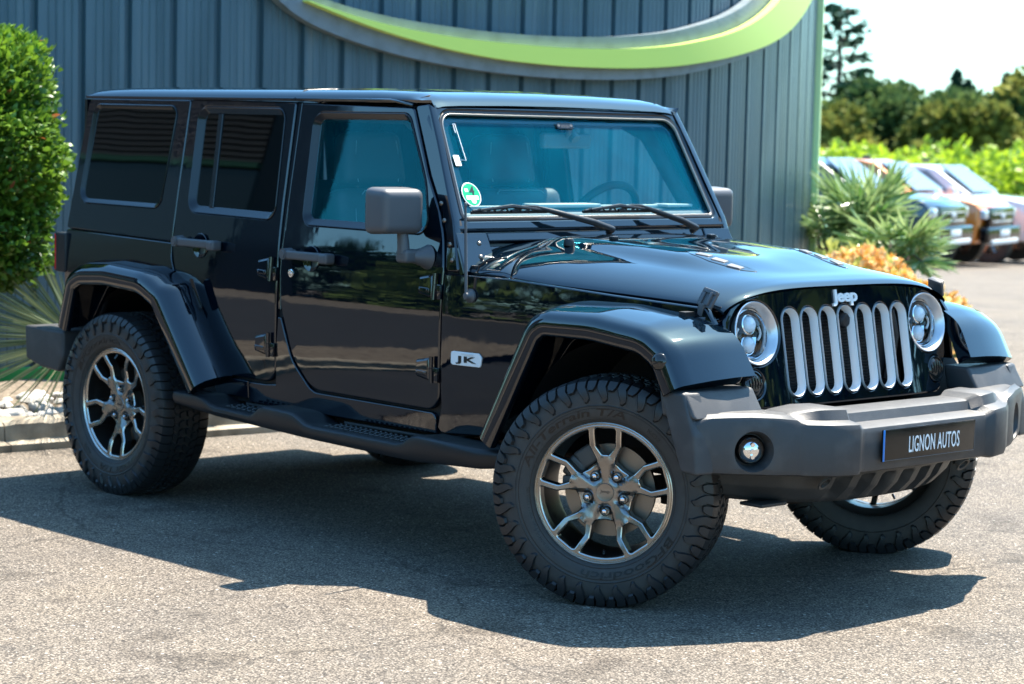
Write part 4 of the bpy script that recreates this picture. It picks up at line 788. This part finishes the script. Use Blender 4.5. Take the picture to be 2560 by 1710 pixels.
# crescent sign on the wall
def sg(name, lo, hi, o0, o1, m, parent):
    mb = MB(); n = 64; A = np.array(lo); B = np.array(hi)
    def res(P):
        d = np.r_[0, np.cumsum(np.hypot(*np.diff(P, axis=0).T))]; t = np.linspace(0, d[-1], n); return np.stack([np.interp(t, d, P[:, 0]), np.interp(t, d, P[:, 1])], 1)
    A, B = res(A), res(B)
    def sm(P): 
        for _ in range(6): P[1:-1] = (P[:-2] + 2 * P[1:-1] + P[2:]) / 4
        return P
    A, B = sm(A), sm(B)
    mb.loft([[wallp(a[0], o0, a[1]), wallp(a[0], o1, a[1]), wallp(b[0], o1, b[1]), wallp(b[0], o0, b[1])] for a, b in zip(A, B)]); return mb.build(name, m, parent, 35)
fl = [(1.35, 2.56), (1.44, 2.42), (1.56, 2.318), (1.74, 2.216), (2.32, 2.073), (2.8, 2.003), (3.34, 1.962), (3.92, 1.943), (4.54, 1.954), (5.1, 1.993), (5.76, 2.092), (6.34, 2.213), (7.08, 2.443), (7.46, 2.673), (7.66, 2.85), (7.85, 2.97)]
ft = [(1.40, 2.66), (1.60, 2.49), (1.88, 2.363), (2.12, 2.324), (2.5, 2.273), (2.9, 2.246), (3.32, 2.224), (3.9, 2.225), (4.52, 2.252), (5.1, 2.311), (5.74, 2.439), (6.1, 2.549), (6.22, 2.6), (6.5, 2.76), (6.75, 2.97)]
ll = [(1.735, 2.345), (2.12, 2.233), (2.5, 2.151), (2.92, 2.086), (3.34, 2.045), (3.9, 2.025), (4.54, 2.033), (5.1, 2.069), (5.76, 2.153), (6.34, 2.258), (6.8, 2.39), (7.32, 2.664), (7.5, 2.85), (7.56, 2.97)]
lt = [(1.735, 2.353), (2.12, 2.263), (2.5, 2.211), (2.9, 2.175), (3.34, 2.157), (3.9, 2.148), (4.54, 2.168), (5.1, 2.218), (5.74, 2.323), (6.12, 2.423), (6.36, 2.516), (6.58, 2.621), (6.9, 2.86), (7.2, 2.97)]
sign = sg('wall_sign', fl, ft, .02, .10, 'sign_frame', None); tag(sign, 'lime green crescent sign on a grey backing along the curved wall', 'sign')
sg('crescent', ll, lt, .10, .165, 'lime', sign)
# planting bed
bed = MB(); bed.grid(lambda a, b: (lambda y: (lambda x: (x, y, .10 + .025 * math.sin(x * 9 + y * 4) * math.sin(y * 7) + .05 * a))(kx(y) - .165 - a * 1.45))(-8 + 13 * b), 14, 70)
tag(bed.build('planting_bed', 'soil'), kind='structure')
def scatter_stones(n, xr, zfun, smin, smax):
    mb = MB()
    for i in range(n):
        y = rng.uniform(-2.2, 1.4); x = kx(y) - xr[0] - rng.uniform() ** 1.5 * (xr[1] - xr[0]); r = rng.uniform(smin, smax)
        bm = bmesh.new(); bmesh.ops.create_icosphere(bm, subdivisions=2, radius=1); rz = Matrix.Rotation(rng.uniform(0, 6.28), 3, 'Z'); sc3 = Vector((r * rng.uniform(.8, 1.6), r * rng.uniform(.7, 1.1), r * rng.uniform(.5, .8))); ph = rng.uniform(0, 9, 3)
        for v in bm.verts:
            c = v.co * (1 + .18 * math.sin(v.co.x * 3 + ph[0]) * math.sin(v.co.y * 3.3 + ph[1]) + .12 * math.sin(v.co.z * 5 + ph[2])); v.co = rz @ Vector((c.x * sc3.x, c.y * sc3.y, c.z * sc3.z)) + Vector((x, y, zfun + r * .3 + rng.uniform(0, .01)))
        mb.bm(bm)
    return mb
tag(scatter_stones(420, (.19, .95), .12, .018, .05).build('gravel', 'pebble', angle=60), 'white pebbles covering the bed behind the kerb', 'pebbles', kind='stuff')
# ------------------------------------------------------------------ plants
def leafmat(name, col, col2, rough=.35, spec=.5, trans=.25, scale=3.0):
    nt, b, tc = nodes(name); L = nt.links.new; N = nt.nodes.new
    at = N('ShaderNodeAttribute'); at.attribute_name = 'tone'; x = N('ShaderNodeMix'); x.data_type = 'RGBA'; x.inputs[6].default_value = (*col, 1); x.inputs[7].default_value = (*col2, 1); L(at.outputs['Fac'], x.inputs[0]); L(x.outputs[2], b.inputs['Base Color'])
    b.inputs['Roughness'].default_value = rough; b.inputs['Specular IOR Level'].default_value = spec
    if trans:
        t = N('ShaderNodeBsdfTranslucent'); L(x.outputs[2], t.inputs[0]); m = N('ShaderNodeMixShader'); m.inputs[0].default_value = trans; o = nt.nodes['Material Output']; L(b.outputs[0], m.inputs[1]); L(t.outputs[0], m.inputs[2]); L(m.outputs[0], o.inputs[0])
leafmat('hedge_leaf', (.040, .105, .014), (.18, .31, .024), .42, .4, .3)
leafmat('red_leaf', (.22, .06, .025), (.40, .14, .03), .3, .5, .3)
leafmat('yucca_leaf', (.06, .10, .05), (.30, .35, .19), .35, .5, .12)
leafmat('palm_leaf', (.085, .19, .040), (.36, .46, .20), .25, .6, .3)
leafmat('shrub_leaf', (.20, .26, .05), (.48, .50, .14), .4, .5, .35)
leafmat('blossom', (.72, .33, .04), (.88, .66, .34), .5, .4, .3)
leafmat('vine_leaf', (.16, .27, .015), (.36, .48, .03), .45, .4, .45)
leafmat('tree_leaf', (.018, .052, .020), (.13, .19, .055), .8, .1, .3)
leafmat('olive_leaf', (.07, .095, .02), (.30, .30, .07), .8, .1, .3)
leafmat('conifer_leaf', (.010, .035, .022), (.035, .080, .045), .8, .1, .1)
mat('bark', (.09, .065, .045), .9, bump=(30, .7, .02))
mat('post', (.10, .08, .06), .9)
def leaves(name, P, D, L_, W_, m, parent=None, bend=.25, tone=None, seed=0):
    """leaf blades: base points P, directions D, lengths and widths; each a folded 4-segment blade"""
    r = np.random.default_rng(seed); P = np.asarray(P, float); D = np.asarray(D, float); n = len(P); D /= np.linalg.norm(D, axis=1)[:, None]
    U = r.normal(size=(n, 3)); U -= D * (U * D).sum(1)[:, None]; U /= np.linalg.norm(U, axis=1)[:, None]; N = np.cross(D, U)
    L_ = np.broadcast_to(L_, n)[:, None]; W_ = np.broadcast_to(W_, n)[:, None]; B = bend * L_
    rows = [(0, .12, 0), (.35, 1, .4), (.70, .8, .3), (1, .05, -.6)]; vs = []
    for t, w, b in rows: c = P + D * L_ * t + N * B * b * .3; vs += [c - U * W_ * w / 2 + N * W_ * w * .18, c + U * W_ * w / 2 + N * W_ * w * .18]
    V = np.stack(vs, 1).reshape(-1, 3); base = (np.arange(n) * 8)[:, None]
    F = np.concatenate([base + np.array([[0, 1, 3, 2]]), base + np.array([[2, 3, 5, 4]]), base + np.array([[4, 5, 7, 6]])], 1).reshape(-1, 4)
    me = bpy.data.meshes.new(name); me.vertices.add(len(V)); me.vertices.foreach_set('co', V.ravel()); me.loops.add(F.size); me.loops.foreach_set('vertex_index', F.ravel()); me.polygons.add(len(F))
    me.polygons.foreach_set('loop_start', np.arange(len(F)) * 4); me.polygons.foreach_set('loop_total', np.full(len(F), 4)); me.update(calc_edges=True)
    tn = r.uniform(0, 1, n) if tone is None else np.clip(tone + r.normal(0, .15, n), 0, 1); at = me.attributes.new('tone', 'FLOAT', 'POINT'); at.data.foreach_set('value', np.repeat(tn, 8).astype(np.float32))
    me.polygons.foreach_set('use_smooth', [True] * len(F)); me.materials.append(M[m]); o = bpy.data.objects.new(name, me); C.objects.link(o)
    if parent is not None: o.parent = parent
    return o
def unit(n, r): d = r.normal(size=(n, 3)); return d / np.linalg.norm(d, axis=1)[:, None]
def trunk(parent, pts, rad, name='trunk', m='bark'): t = MB(); t.tube(pts, rad, 8); return t.build(name, m, parent, 60)
# clipped shrub on the left
def hedge():
    e = empty('hedge', (-3.55, -.71, .12)); tag(e, 'tall clipped leafy shrub with a few red leaves beside the metal wall', 'hedge')
    r = np.random.default_rng(3); B = r.uniform(-1, 1, (150000, 3)); ra = (np.abs(B) ** 3.4).sum(1) ** (1 / 3.4); B = B[(ra < 1) & (r.uniform(size=len(B)) < .12 + .88 * ra ** 7)][:46000]; n = len(B)
    d = np.sign(B) * np.abs(B) ** 2.4; d /= np.linalg.norm(d, axis=1)[:, None]
    lump = 1 + .045 * np.sin(B[:, 0] * 6 + 1) * np.sin(B[:, 1] * 5) + .05 * np.sin(B[:, 2] * 8 + 2 * B[:, 1]) + .03 * np.sin(B[:, 2] * 17 + B[:, 0] * 11)
    P = B * lump[:, None] * (1 + np.where(r.uniform(size=n) < .02, r.uniform(.02, .10, n), 0))[:, None] * np.array([.60, .61, .66]) + np.array([0, 0, 1.27])
    D = d + r.normal(0, .55, (n, 3)) + np.array([0, 0, .35]); red = r.uniform(size=n) < .006
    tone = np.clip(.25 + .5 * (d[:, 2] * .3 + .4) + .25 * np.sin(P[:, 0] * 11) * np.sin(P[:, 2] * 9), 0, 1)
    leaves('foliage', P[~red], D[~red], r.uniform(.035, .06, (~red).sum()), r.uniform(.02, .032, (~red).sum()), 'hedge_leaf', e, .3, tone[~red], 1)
    leaves('foliage', P[red] * 1.01, D[red], r.uniform(.035, .06, red.sum()), r.uniform(.02, .03, red.sum()), 'red_leaf', e, .3, None, 2)
    for k in range(5): a = k * 1.3; trunk(e, [(.1 * math.cos(a), .1 * math.sin(a), -.1), (.16 * math.cos(a), .16 * math.sin(a), .5), (.34 * math.cos(a), .34 * math.sin(a), 1.3)], [.035, .03, .015], 'stem')
    e.rotation_euler = (0, 0, 0)
hedge()
def yucca(loc, n, L, w, label, seed):
    e = empty('yucca', loc); tag(e, label, 'yucca', 'spiky yuccas in the bed'); r = np.random.default_rng(seed); d = unit(n, r); d[:, 2] = d[:, 2] * .72 + .16
    d /= np.linalg.norm(d, axis=1)[:, None]; leaves('leaves', d * .05, d, r.uniform(.75, 1.05, n) * L, w, 'yucca_leaf', e, .04, None, seed); trunk(e, [(0, 0, -loc[2] + .08), (0, 0, 0)], [.07, .06])
yucca((-3.12, -.02, .50), 300, .58, .0085, 'spiky grey-green yucca behind the rear bumper, above the kerb', 5)
yucca((-3.30, .95, .42), 220, .48, .012, 'spiky yucca hidden behind the car near the tail', 6)
# unseen dark ground sheet ('road') added so the lower doors mirror it dark
mat('dark_mirror_sheet', (.012, .012, .012), .8, bump=(260, .5, .004), var=(2, (.018, .017, .016), .4, .7))
rd = MB(); rd.add([(x, y, .004) for x, y in ((-13.5, -1.9), (-2.4, -1.9), (-.9, -2.65), (1.0, -3.6), (1.0, -16.9), (-13.5, -16.9))], [(5, 4, 3, 2, 1, 0)]); tag(rd.build('road', 'dark_mirror_sheet'), kind='structure')
# ------------------------------------------------------------------ planting at the building corner
def fan_palm(loc, hub, fronds, rad, label, seed):
    """fronds: (azimuth, elevation, stem length); each frond is a folded fan of blades"""
    e = empty('fan_palm', loc); tag(e, label, 'palm', 'fan palms at the building corner'); r = np.random.default_rng(seed); H = Vector((0, 0, hub))
    trunk(e, [(0, 0, -.05), (.02, 0, hub * .5), (0, 0, hub)], [.12, .11, .08]); sm = MB(); P, D, Ls, Ws = [], [], [], []
    for az, el, ln in fronds:
        d = Vector((math.cos(el) * math.cos(az), math.cos(el) * math.sin(az), math.sin(el))); tip = H + d * ln + Vector((0, 0, -.05 * ln)); sm.tube([H, H + d * ln * .5 + Vector((0, 0, .03)), tip], .010, 5)
        side = d.cross(Vector((0, 0, 1))).normalized(); up = side.cross(d)
        tilt = r.uniform(-.5, .5); side = (side * math.cos(tilt) + up * math.sin(tilt))
        for k in range(34):
            a = R(-125 + 250 * k / 33); v = d * math.cos(a) + side * math.sin(a); v = v + up * (.10 * (1 if k % 2 else -1)) + Vector((0, 0, -.16 * abs(math.sin(a))))
            P.append(tip); D.append(v); Ls.append(rad * (1 - .22 * abs(math.sin(a / 2))) * r.uniform(.9, 1.08)); Ws.append(.027)
    sm.build('stems', 'yucca_leaf' if False else 'post', e); leaves('fronds', P, D, np.array(Ls), np.array(Ws), 'palm_leaf', e, .25, None, seed)
def frs(seed, n, lo=.15, hi=1.35):
    r = np.random.default_rng(seed); return [(k * 2.4 + r.uniform(-.3, .3), r.uniform(lo, hi), r.uniform(.16, .27)) for k in range(n)]
fan_palm((-5.08, 8.83, -.01), .86, frs(1, 15, .35, 1.4), 0.43, 'tallest fan palm with pale upright fronds beside the lime corner trim', 21)
fan_palm((-4.27, 8.24, -.01), .70, frs(2, 15, -.5, .8), .33, 'low spreading fan palm in front of the parked dark car', 22)
fan_palm((-5.30, 8.78, -.01), .74, frs(3, 8, .2, 1.2), .36, 'small yellow-green fan palm against the lime corner trim', 23)
def shrub(name, loc, rad, n, m, label, cat, seed, L_=.09, blossoms=0, bm_='blossom', grp=None):
    e = empty(name, loc); tag(e, label, cat, grp); r = np.random.default_rng(seed); d = unit(n, r); d[:, 2] = np.abs(d[:, 2]); P = d * r.uniform(.55, 1, n)[:, None] ** .6 * np.array(rad) * (1 + .12 * np.sin(d[:, :1] * 8) * np.sin(d[:, 1:2] * 9))
    leaves('foliage', P, d + r.normal(0, .6, (n, 3)) + [0, 0, .4], r.uniform(.7, 1.2, n) * L_, r.uniform(.4, .6, n) * L_, m, e, .3, None, seed)
    if blossoms:
        q = d[:blossoms]; leaves('blossoms', q * np.array(rad) * 1.02, q + r.normal(0, .5, q.shape), r.uniform(.05, .085, blossoms), .05, bm_, e, .3, None, seed + 1)
    trunk(e, [(0, 0, -.05), (0, 0, rad[2] * .6)], [.03, .015], 'stem')
shrub('flowering_shrub', (-4.00, 7.25, -.01), (.62, .55, .74), 2600, 'shrub_leaf', 'pale yellow-green shrub at the foot of the lime corner trim', 'shrub', 31, .085)
shrub('flowering_shrub', (-3.62, 6.98, -.01), (.52, .44, .76), 1600, 'shrub_leaf', 'orange-flowered shrub in front of the fan palms', 'shrub', 33, .07, 1100)
shrub('flowering_shrub', (-3.62, 7.62, -.01), (.45, .45, .50), 1200, 'shrub_leaf', 'orange-flowered shrub between the pale shrub and the low palm', 'shrub', 35, .07, 500)
# ------------------------------------------------------------------ parked cars far behind
def pickup(loc, rz, col, name, label, grp, dark=False):
    e = empty(name, loc, rz); tag(e, label, 'pickup' if name == 'pickup_truck' else 'car', grp)
    if col not in M: pass
    b = MB()
    # lower body: side profile with wheel arches, extruded and bevelled (x forward from the nose at 0)
    low = [(-.10, .42), (-.06, .70), (-.02, 1.02), (-.14, 1.12), (-.55, 1.19), (-1.38, 1.24), (-5.15, 1.22), (-5.25, .55), (-4.75, .52)]
    for t in np.linspace(0, PI, 9): low.append((-4.12 - .46 * math.cos(PI - t) * -1 if False else -4.12 - .46 * math.cos(t), .42 + .44 * math.sin(t)))
    low.sort(key=lambda p: 0) if False else None
    low = [(-.10, .42), (-.04, .72), (-.02, 1.02), (-.12, 1.12), (-.55, 1.19), (-1.38, 1.24), (-5.15, 1.22), (-5.25, .60), (-4.62, .50)] + [(-4.12 + .48 * math.cos(t), .45 + .42 * math.sin(t)) for t in np.linspace(PI, 0, 9)] + [(-1.43, .46)] + [(-.92 + .48 * math.cos(t), .45 + .42 * math.sin(t)) for t in np.linspace(PI, 0, 9)]
    b.prism(low, lambda u, v, h: (u - .10 * (abs(h) / .93) ** 3 * smooth(-.9, 0, u), h * (1 - .05 * smooth(.9, 1.3, v)), v + .03 * (1 - (h / .93) ** 2) * smooth(1.05, 1.15, v)), -.93, .93, .05, 3)
    cab = [(-1.30, 1.22), (-2.05, 1.74), (-2.35, 1.80), (-3.30, 1.80), (-3.62, 1.70), (-3.85, 1.22)] if name == 'pickup_truck' else [(-1.30, 1.22), (-2.05, 1.70), (-2.35, 1.76), (-4.4, 1.74), (-4.85, 1.60), (-5.1, 1.22)]
    b.prism(cab, lambda u, v, h: (u, h * (1 - .22 * (v - 1.22) / .6), v), -.88, .88, .05, 3)
    b.build('body', col, e, 40)
    w = MB(); w.prism([(-1.36, 1.27), (-2.03, 1.725), (-2.00, 1.745), (-1.33, 1.28)], lambda u, v, h: (u + .02, h * (1 - .22 * (v - 1.22) / .6), v + .02), -.74, .74); w.build('windshield', 'car_glass', e)
    for s in (-1, 1):
        w = MB(); w.prism([(-1.75, 1.30), (-2.20, 1.66), (-2.62, 1.68), (-2.62, 1.30)], lambda u, v, h: (u, s * (h * (1 - .22 * (v - 1.22) / .6)), v), .875, .895); w.prism([(-2.70, 1.30), (-2.70, 1.68), (-3.25, 1.68), (-3.55, 1.30)], lambda u, v, h: (u, s * (h * (1 - .22 * (v - 1.22) / .6)), v), .875, .895)
        w.build('side_window', 'car_glass', e)
    g_ = MB(); g_.box((-.03, 0, .85), (.09, 1.36, .40), None, .04); g_.build('grille', 'gloss_black', e)
    for zz in (.80, .93): q = MB(); q.box((.015, 0, zz), (.02, 1.10, .022), None, .004); q.build('grille_bar', 'satin', e)
    q = MB(); q.box((.022, 0, .90), (.02, .22, .10), None, .02); q.build('emblem_plate', 'satin', e)
    for s in (-1, 1):
        q = MB(); q.box((-.075, s * .73, .93), (.12, .30, .16), None, .03); q.build('headlight', 'car_lamp', e)
        q = MB(); q.box((-1.62, s * 1.03, 1.30), (.12, .22, .18), None, .04); q.tube([(-1.62, s * .86, 1.24), (-1.62, s * .98, 1.25)], .03, 8); q.build('mirror', col, e)
    q = MB(); q.box((-.02, 0, .58), (.17, 1.84, .27), None, .05, 3); q.build('front_bumper', 'gloss_black', e)
    q = MB(); q.box((.02, 0, .455), (.14, 1.50, .09), None, .03); q.build('skid_plate', 'satin', e)
    q = MB(); q.box((.068, 0, .60), (.012, .52, .11), None, .002); q.build('licence_plate', 'white', e)
    for x in (-.92, -4.12):
        for s in (-1, 1):
            t = MB(); t.lathe([(.20, .10), (.30, .12), (.36, .11), (.385, .07), (.385, -.07), (.36, -.11), (.2, -.1)], (x, s * .80, .385), (0, s, 0), 32); wq = t.build('wheel', 'rubber', e, 40)
            t = MB(); t.lathe([(.215, .10), (.20, .08), (.19, .02), (.05, .05), (0, .06)], (x, s * .80, .385), (0, s, 0), 24)
            for k in range(6): a = k * PI / 3; t.tube([(x, s * .87, .385), (x + .2 * math.cos(a), s * .89, .385 + .2 * math.sin(a))], [.035, .025], 6)
            t.build('rim', 'rim', wq, 40)
    a = MB(); a.box((-2.5, 0, 1.84), (.16, .05, .06), None, .02); a.build('roof_antenna', 'gloss_black', e); return e
mat('navy', (.006, .012, .020), .25, 0, .3, 1.0); mat('orange_paint', (.70, .21, .02), .3, .1, .5, 1.0); mat('white_paint', (.70, .71, .72), .25, 0, .5, 1.0)
mat('car_glass', (.16, .20, .22), .08, 0, .7); mat('car_lamp', (.75, .78, .80), .08, .4)
HZ = R(18); LF = Vector((-math.sin(HZ), math.cos(HZ), 0)); F0 = Vector((-16.58, 27.20, 0))
for k, (nm, col, lab) in enumerate((('parked_car', 'navy', 'dark blue car parked behind the fan palms'), ('pickup_truck', 'orange_paint', 'orange pickup truck with a black grille parked in the middle of the row'), ('parked_car', 'white_paint', 'white car parked beyond the orange pickup at the edge of the photo'))):
    p = F0 + LF * (2.8 * (k - 1)) + (Vector((.1, .08, 0)) if k == 2 else Vector((.03, .02, 0)) * (k == 0)); pickup((p.x, p.y, gz(p.x - 1, p.y)), HZ, col, nm, lab, 'cars parked in the far row')
# ------------------------------------------------------------------ vines and trees far away
def vine_row(d, s0, s1, h, w, n, seed, label):
    mid = D0 * d + Dp * ((s0 + s1) / 2); z0 = gz(mid.x, mid.y); e = empty('vine_row', (mid.x, mid.y, z0)); tag(e, label, 'vines', 'rows of vines beyond the car park'); r = np.random.default_rng(seed)
    t = r.uniform(-.5, .5, n) * (s1 - s0); hh = r.uniform(.25, 1, n) ** .8 * h * (1 + .12 * np.sin(t * 2.1) + .10 * np.sin(t * 5.3 + 1) + .08 * np.sin(t * 11)); c = r.normal(0, w * .4, n)
    P = np.stack([Dp.x * t + D0.x * c, Dp.y * t + D0.y * c, hh], 1); D = r.normal(0, .7, (n, 3)) + [0, 0, .7]
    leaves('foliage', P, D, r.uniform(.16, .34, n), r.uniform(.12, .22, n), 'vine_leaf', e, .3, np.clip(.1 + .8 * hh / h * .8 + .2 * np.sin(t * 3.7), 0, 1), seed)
    pm = MB()
    for q in np.arange(s0, s1, 4.5): pm.cyl((Dp.x * (q - (s0 + s1) / 2), Dp.y * (q - (s0 + s1) / 2), -.1), (Dp.x * (q - (s0 + s1) / 2), Dp.y * (q - (s0 + s1) / 2), h * .9), .05, None, 6)
    pm.build('trellis_posts', 'post', e)
for i, (d, h) in enumerate(((49.5, 1.55), (54, 1.65), (60, 1.85), (68, 2.05), (78, 2.3))):
    vine_row(d, -14 - i * 2, 26 + i, h, .9, 7000, 50 + i, ('nearest row of bright green vines just behind the parked cars', 'second row of bright green vines behind the parked cars', 'third row of bright green vines behind the parked cars', 'fourth row of green vines, below the trees', 'farthest row of green vines at the foot of the trees')[i])
def tree(d, s, h, rad, m, label, seed, kind='round', n=5200):
    p = D0 * d + Dp * s; z0 = gz(p.x, p.y); e = empty('tree', (p.x, p.y, z0)); tag(e, label, 'tree', 'trees beyond the vines'); r = np.random.default_rng(seed)
    if kind == 'cedar':
        P, D, T = [], [], []; br = MB()
        for k in range(34):
            f = (k + .5) / 34; z = h * (.12 + .86 * f); a = k * 2.4 + r.uniform(-.3, .3); ln = rad * (1.05 - f) ** .8 * r.uniform(.55, 1.15); br.tube([(0, 0, z), (math.cos(a) * ln * .6, math.sin(a) * ln * .6, z + .02 * h), (math.cos(a) * ln, math.sin(a) * ln, z + (.035 if f > .8 else .0) * h)], [.06, .04, .015], 5)
            for _ in range(int(22 + 26 * ln / rad)):
                t = r.uniform(.25, 1.0); P.append([math.cos(a) * ln * t + r.normal(0, .18), math.sin(a) * ln * t + r.normal(0, .18), z + .02 * h * t + r.normal(0, .10)]); D.append([math.cos(a) + r.normal(0, .8), math.sin(a) + r.normal(0, .8), r.normal(-.1, .4)]); T.append(r.uniform(0, 1))
        leaves('crown', P, D, r.uniform(.35, .7, len(P)), r.uniform(.18, .3, len(P)), m, e, .3, np.array(T), seed); br.build('branches', 'bark', e); trunk(e, [(0, 0, -.3), (0, 0, h * .5), (.05, 0, h)], [.28, .18, .03]); return
    lobes = [(np.array([0, 0, h * .58]), np.array([rad, rad, h * .40]))] if kind == 'spire' else [(np.array([r.normal(0, rad * .45), r.normal(0, rad * .45), h * r.uniform(.35, .80)]), np.array([1, 1, .85]) * rad * r.uniform(.38, .62)) for _ in range(9)]
    if kind == 'spire': lobes = [(np.array([r.normal(0, .12), r.normal(0, .12), h * f]), np.array([rad * (1.05 - f) + .05, rad * (1.05 - f) + .05, h * .10])) for f in np.linspace(.15, .94, 9)]
    P, D, T = [], [], []
    for c, s3 in lobes:
        k = n // len(lobes); q = unit(k, r); P.append(c + q * s3 * (r.uniform(.04, 1.1, k) ** .55)[:, None]); D.append(q + r.normal(0, .6, (k, 3))); T.append(np.full(k, r.uniform(.1, .8)))
    P, D, T = np.concatenate(P), np.concatenate(D), np.concatenate(T)
    ls = .55 if kind == 'spire' else 1.0; leaves('crown', P, D, r.uniform(.3, .62, len(P)) * ls, r.uniform(.2, .4, len(P)) * ls, m, e, .3, T, seed)
    trunk(e, [(0, 0, -.3), (.1, 0, h * .4), (0, .1, h * .7)], [.2, .14, .05])
TL = [(d_, s_ if k_ == 'cedar' else -2.5 + (s_ + 2.6) * .375, h_ * {'cedar': .93, 'spire': .90, 'round': 1.14}[k_], r_ * {'cedar': 1, 'spire': .36, 'round': .76}[k_], m_, l_, k_) for d_, s_, h_, r_, m_, l_, k_ in [(108, -2.6, 11.2, 4.3, 'conifer_leaf', 'tall ragged dark cedar standing beside the lime corner trim', 'cedar'), (116, -8.0, 9.6, 3.4, 'conifer_leaf', 'ragged dark cedar half hidden by the lime corner trim', 'cedar'),
      (100, -3.8, 5.4, 2.3, 'olive_leaf', 'pale green tree at the foot of the ragged cedar', 'round'), (104, 1.2, 6.4, 2.6, 'tree_leaf', 'dark round tree just right of the ragged cedar', 'round'), (106, 4.6, 6.9, 2.9, 'tree_leaf', 'tallest dark round tree with a pointed top right of the cedar', 'round'), (103, 7.9, 5.3, 2.4, 'tree_leaf', 'low dark tree below the gap in the treeline', 'round'),
      (100, 10.4, 5.0, 2.0, 'olive_leaf', 'yellow-olive tree at the gap in the treeline', 'round'), (104, 12.6, 5.8, 2.5, 'tree_leaf', 'dark tree under the bare bent treetop', 'round'), (107, 12.2, 7.6, 1.2, 'conifer_leaf', 'dark narrow conifer with a bent bare top', 'spire'), (107, 14.6, 7.1, .95, 'conifer_leaf', 'narrow dark cypress right of the bent conifer', 'spire'),
      (101, 15.6, 5.2, 2.5, 'olive_leaf', 'mid green bushy tree below the narrow cypresses', 'round'), (107, 17.3, 6.5, .95, 'conifer_leaf', 'short narrow cypress in the middle of three', 'spire'), (107, 19.0, 7.5, 1.0, 'conifer_leaf', 'narrow pointed cypress beside the orange-tinged tree', 'spire'), (103, 18.4, 5.6, 2.4, 'tree_leaf', 'dark bushy tree below the pointed cypress', 'round'),
      (104, 22.2, 7.0, 3.0, 'olive_leaf', 'yellow-green tree at the right edge of the photo', 'round'), (112, -17, 8, 3.5, 'tree_leaf', 'broad dark tree hidden behind the metal building', 'round'), (112, 28, 6.4, 3.5, 'tree_leaf', 'broad dark tree just beyond the right edge of the photo', 'round')]]
for i, (d, s, h, rd, m, lab, kd) in enumerate(TL): tree(d, s, h, rd, m, lab, 80 + i, kd)
# ------------------------------------------------------------------ across the forecourt: what the car's side mirrors
ob = MB(); n = 68 * 8 + 1; zz = np.linspace(6.25, 13.2, n); prf = [(-17.0 + .028 * math.sin(2 * PI * (z - 6.25) / .102), z) for z in zz]; xa, xb = -70, -23.2
ob.add([(x, y, z) for x in (xa, xb) for y, z in prf], [(i, i + 1, n + i + 1, n + i) for i in range(n - 1)])
ob.box(((xa + xb) / 2, -17.85, 6.59), (xb - xa - .2, 1.5, 13.15)); o_ob = ob.build('building', 'dark_cladding', None, 60); tag(o_ob, 'dark building with ribbed horizontal cladding, mirrored in the rear side windows', 'building')
q = MB(); q.box(((xa + xb) / 2, -16.98, 6.19), (xb - xa, .12, .10)); q.build('green_band', 'dull_green', o_ob); q = MB(); q.box(((xa + xb) / 2, -17.05, 3.06), (xb - xa - .1, .10, 6.1)); q.build('glazing', 'dark_glass', o_ob)
for i in range(11):
    x = -33.0 + i * 4.1; shrub('hedge', (x, -20.5 + .4 * math.sin(i * 2), 0), (2.9, 1.6, 5.3 + .4 * math.sin(i * 1.7)), 3300, 'tree_leaf', 'dark green hedge bush across the forecourt, mirrored in the front doors', 'hedge', 120 + i, .48, grp='bushes across the forecourt')
for i in range(6):  # unseen trees added so the grille mirrors something dark
    q = Vector((.7, .7)) * 26 + Vector((-.72, .69)) * (i * 5.6 - 12); en = empty('tree', (q.x, q.y, 0)); tag(en, 'unseen dark round tree added in front of the car, mirrored in the black grille', 'tree', 'unseen trees added in front of the car'); r = np.random.default_rng(300 + i)
    n = 1700; qd = unit(n, r); P = qd * np.array([3.0, 3.0, 3.3]) * r.uniform(.6, 1.05, n)[:, None] + np.array([0, 0, 3.6]); leaves('crown', P, qd + r.normal(0, .6, (n, 3)), .75, .55, 'tree_leaf', en, .3, None, 300 + i); trunk(en, [(0, 0, -.2), (0, 0, 3.5)], [.2, .1])
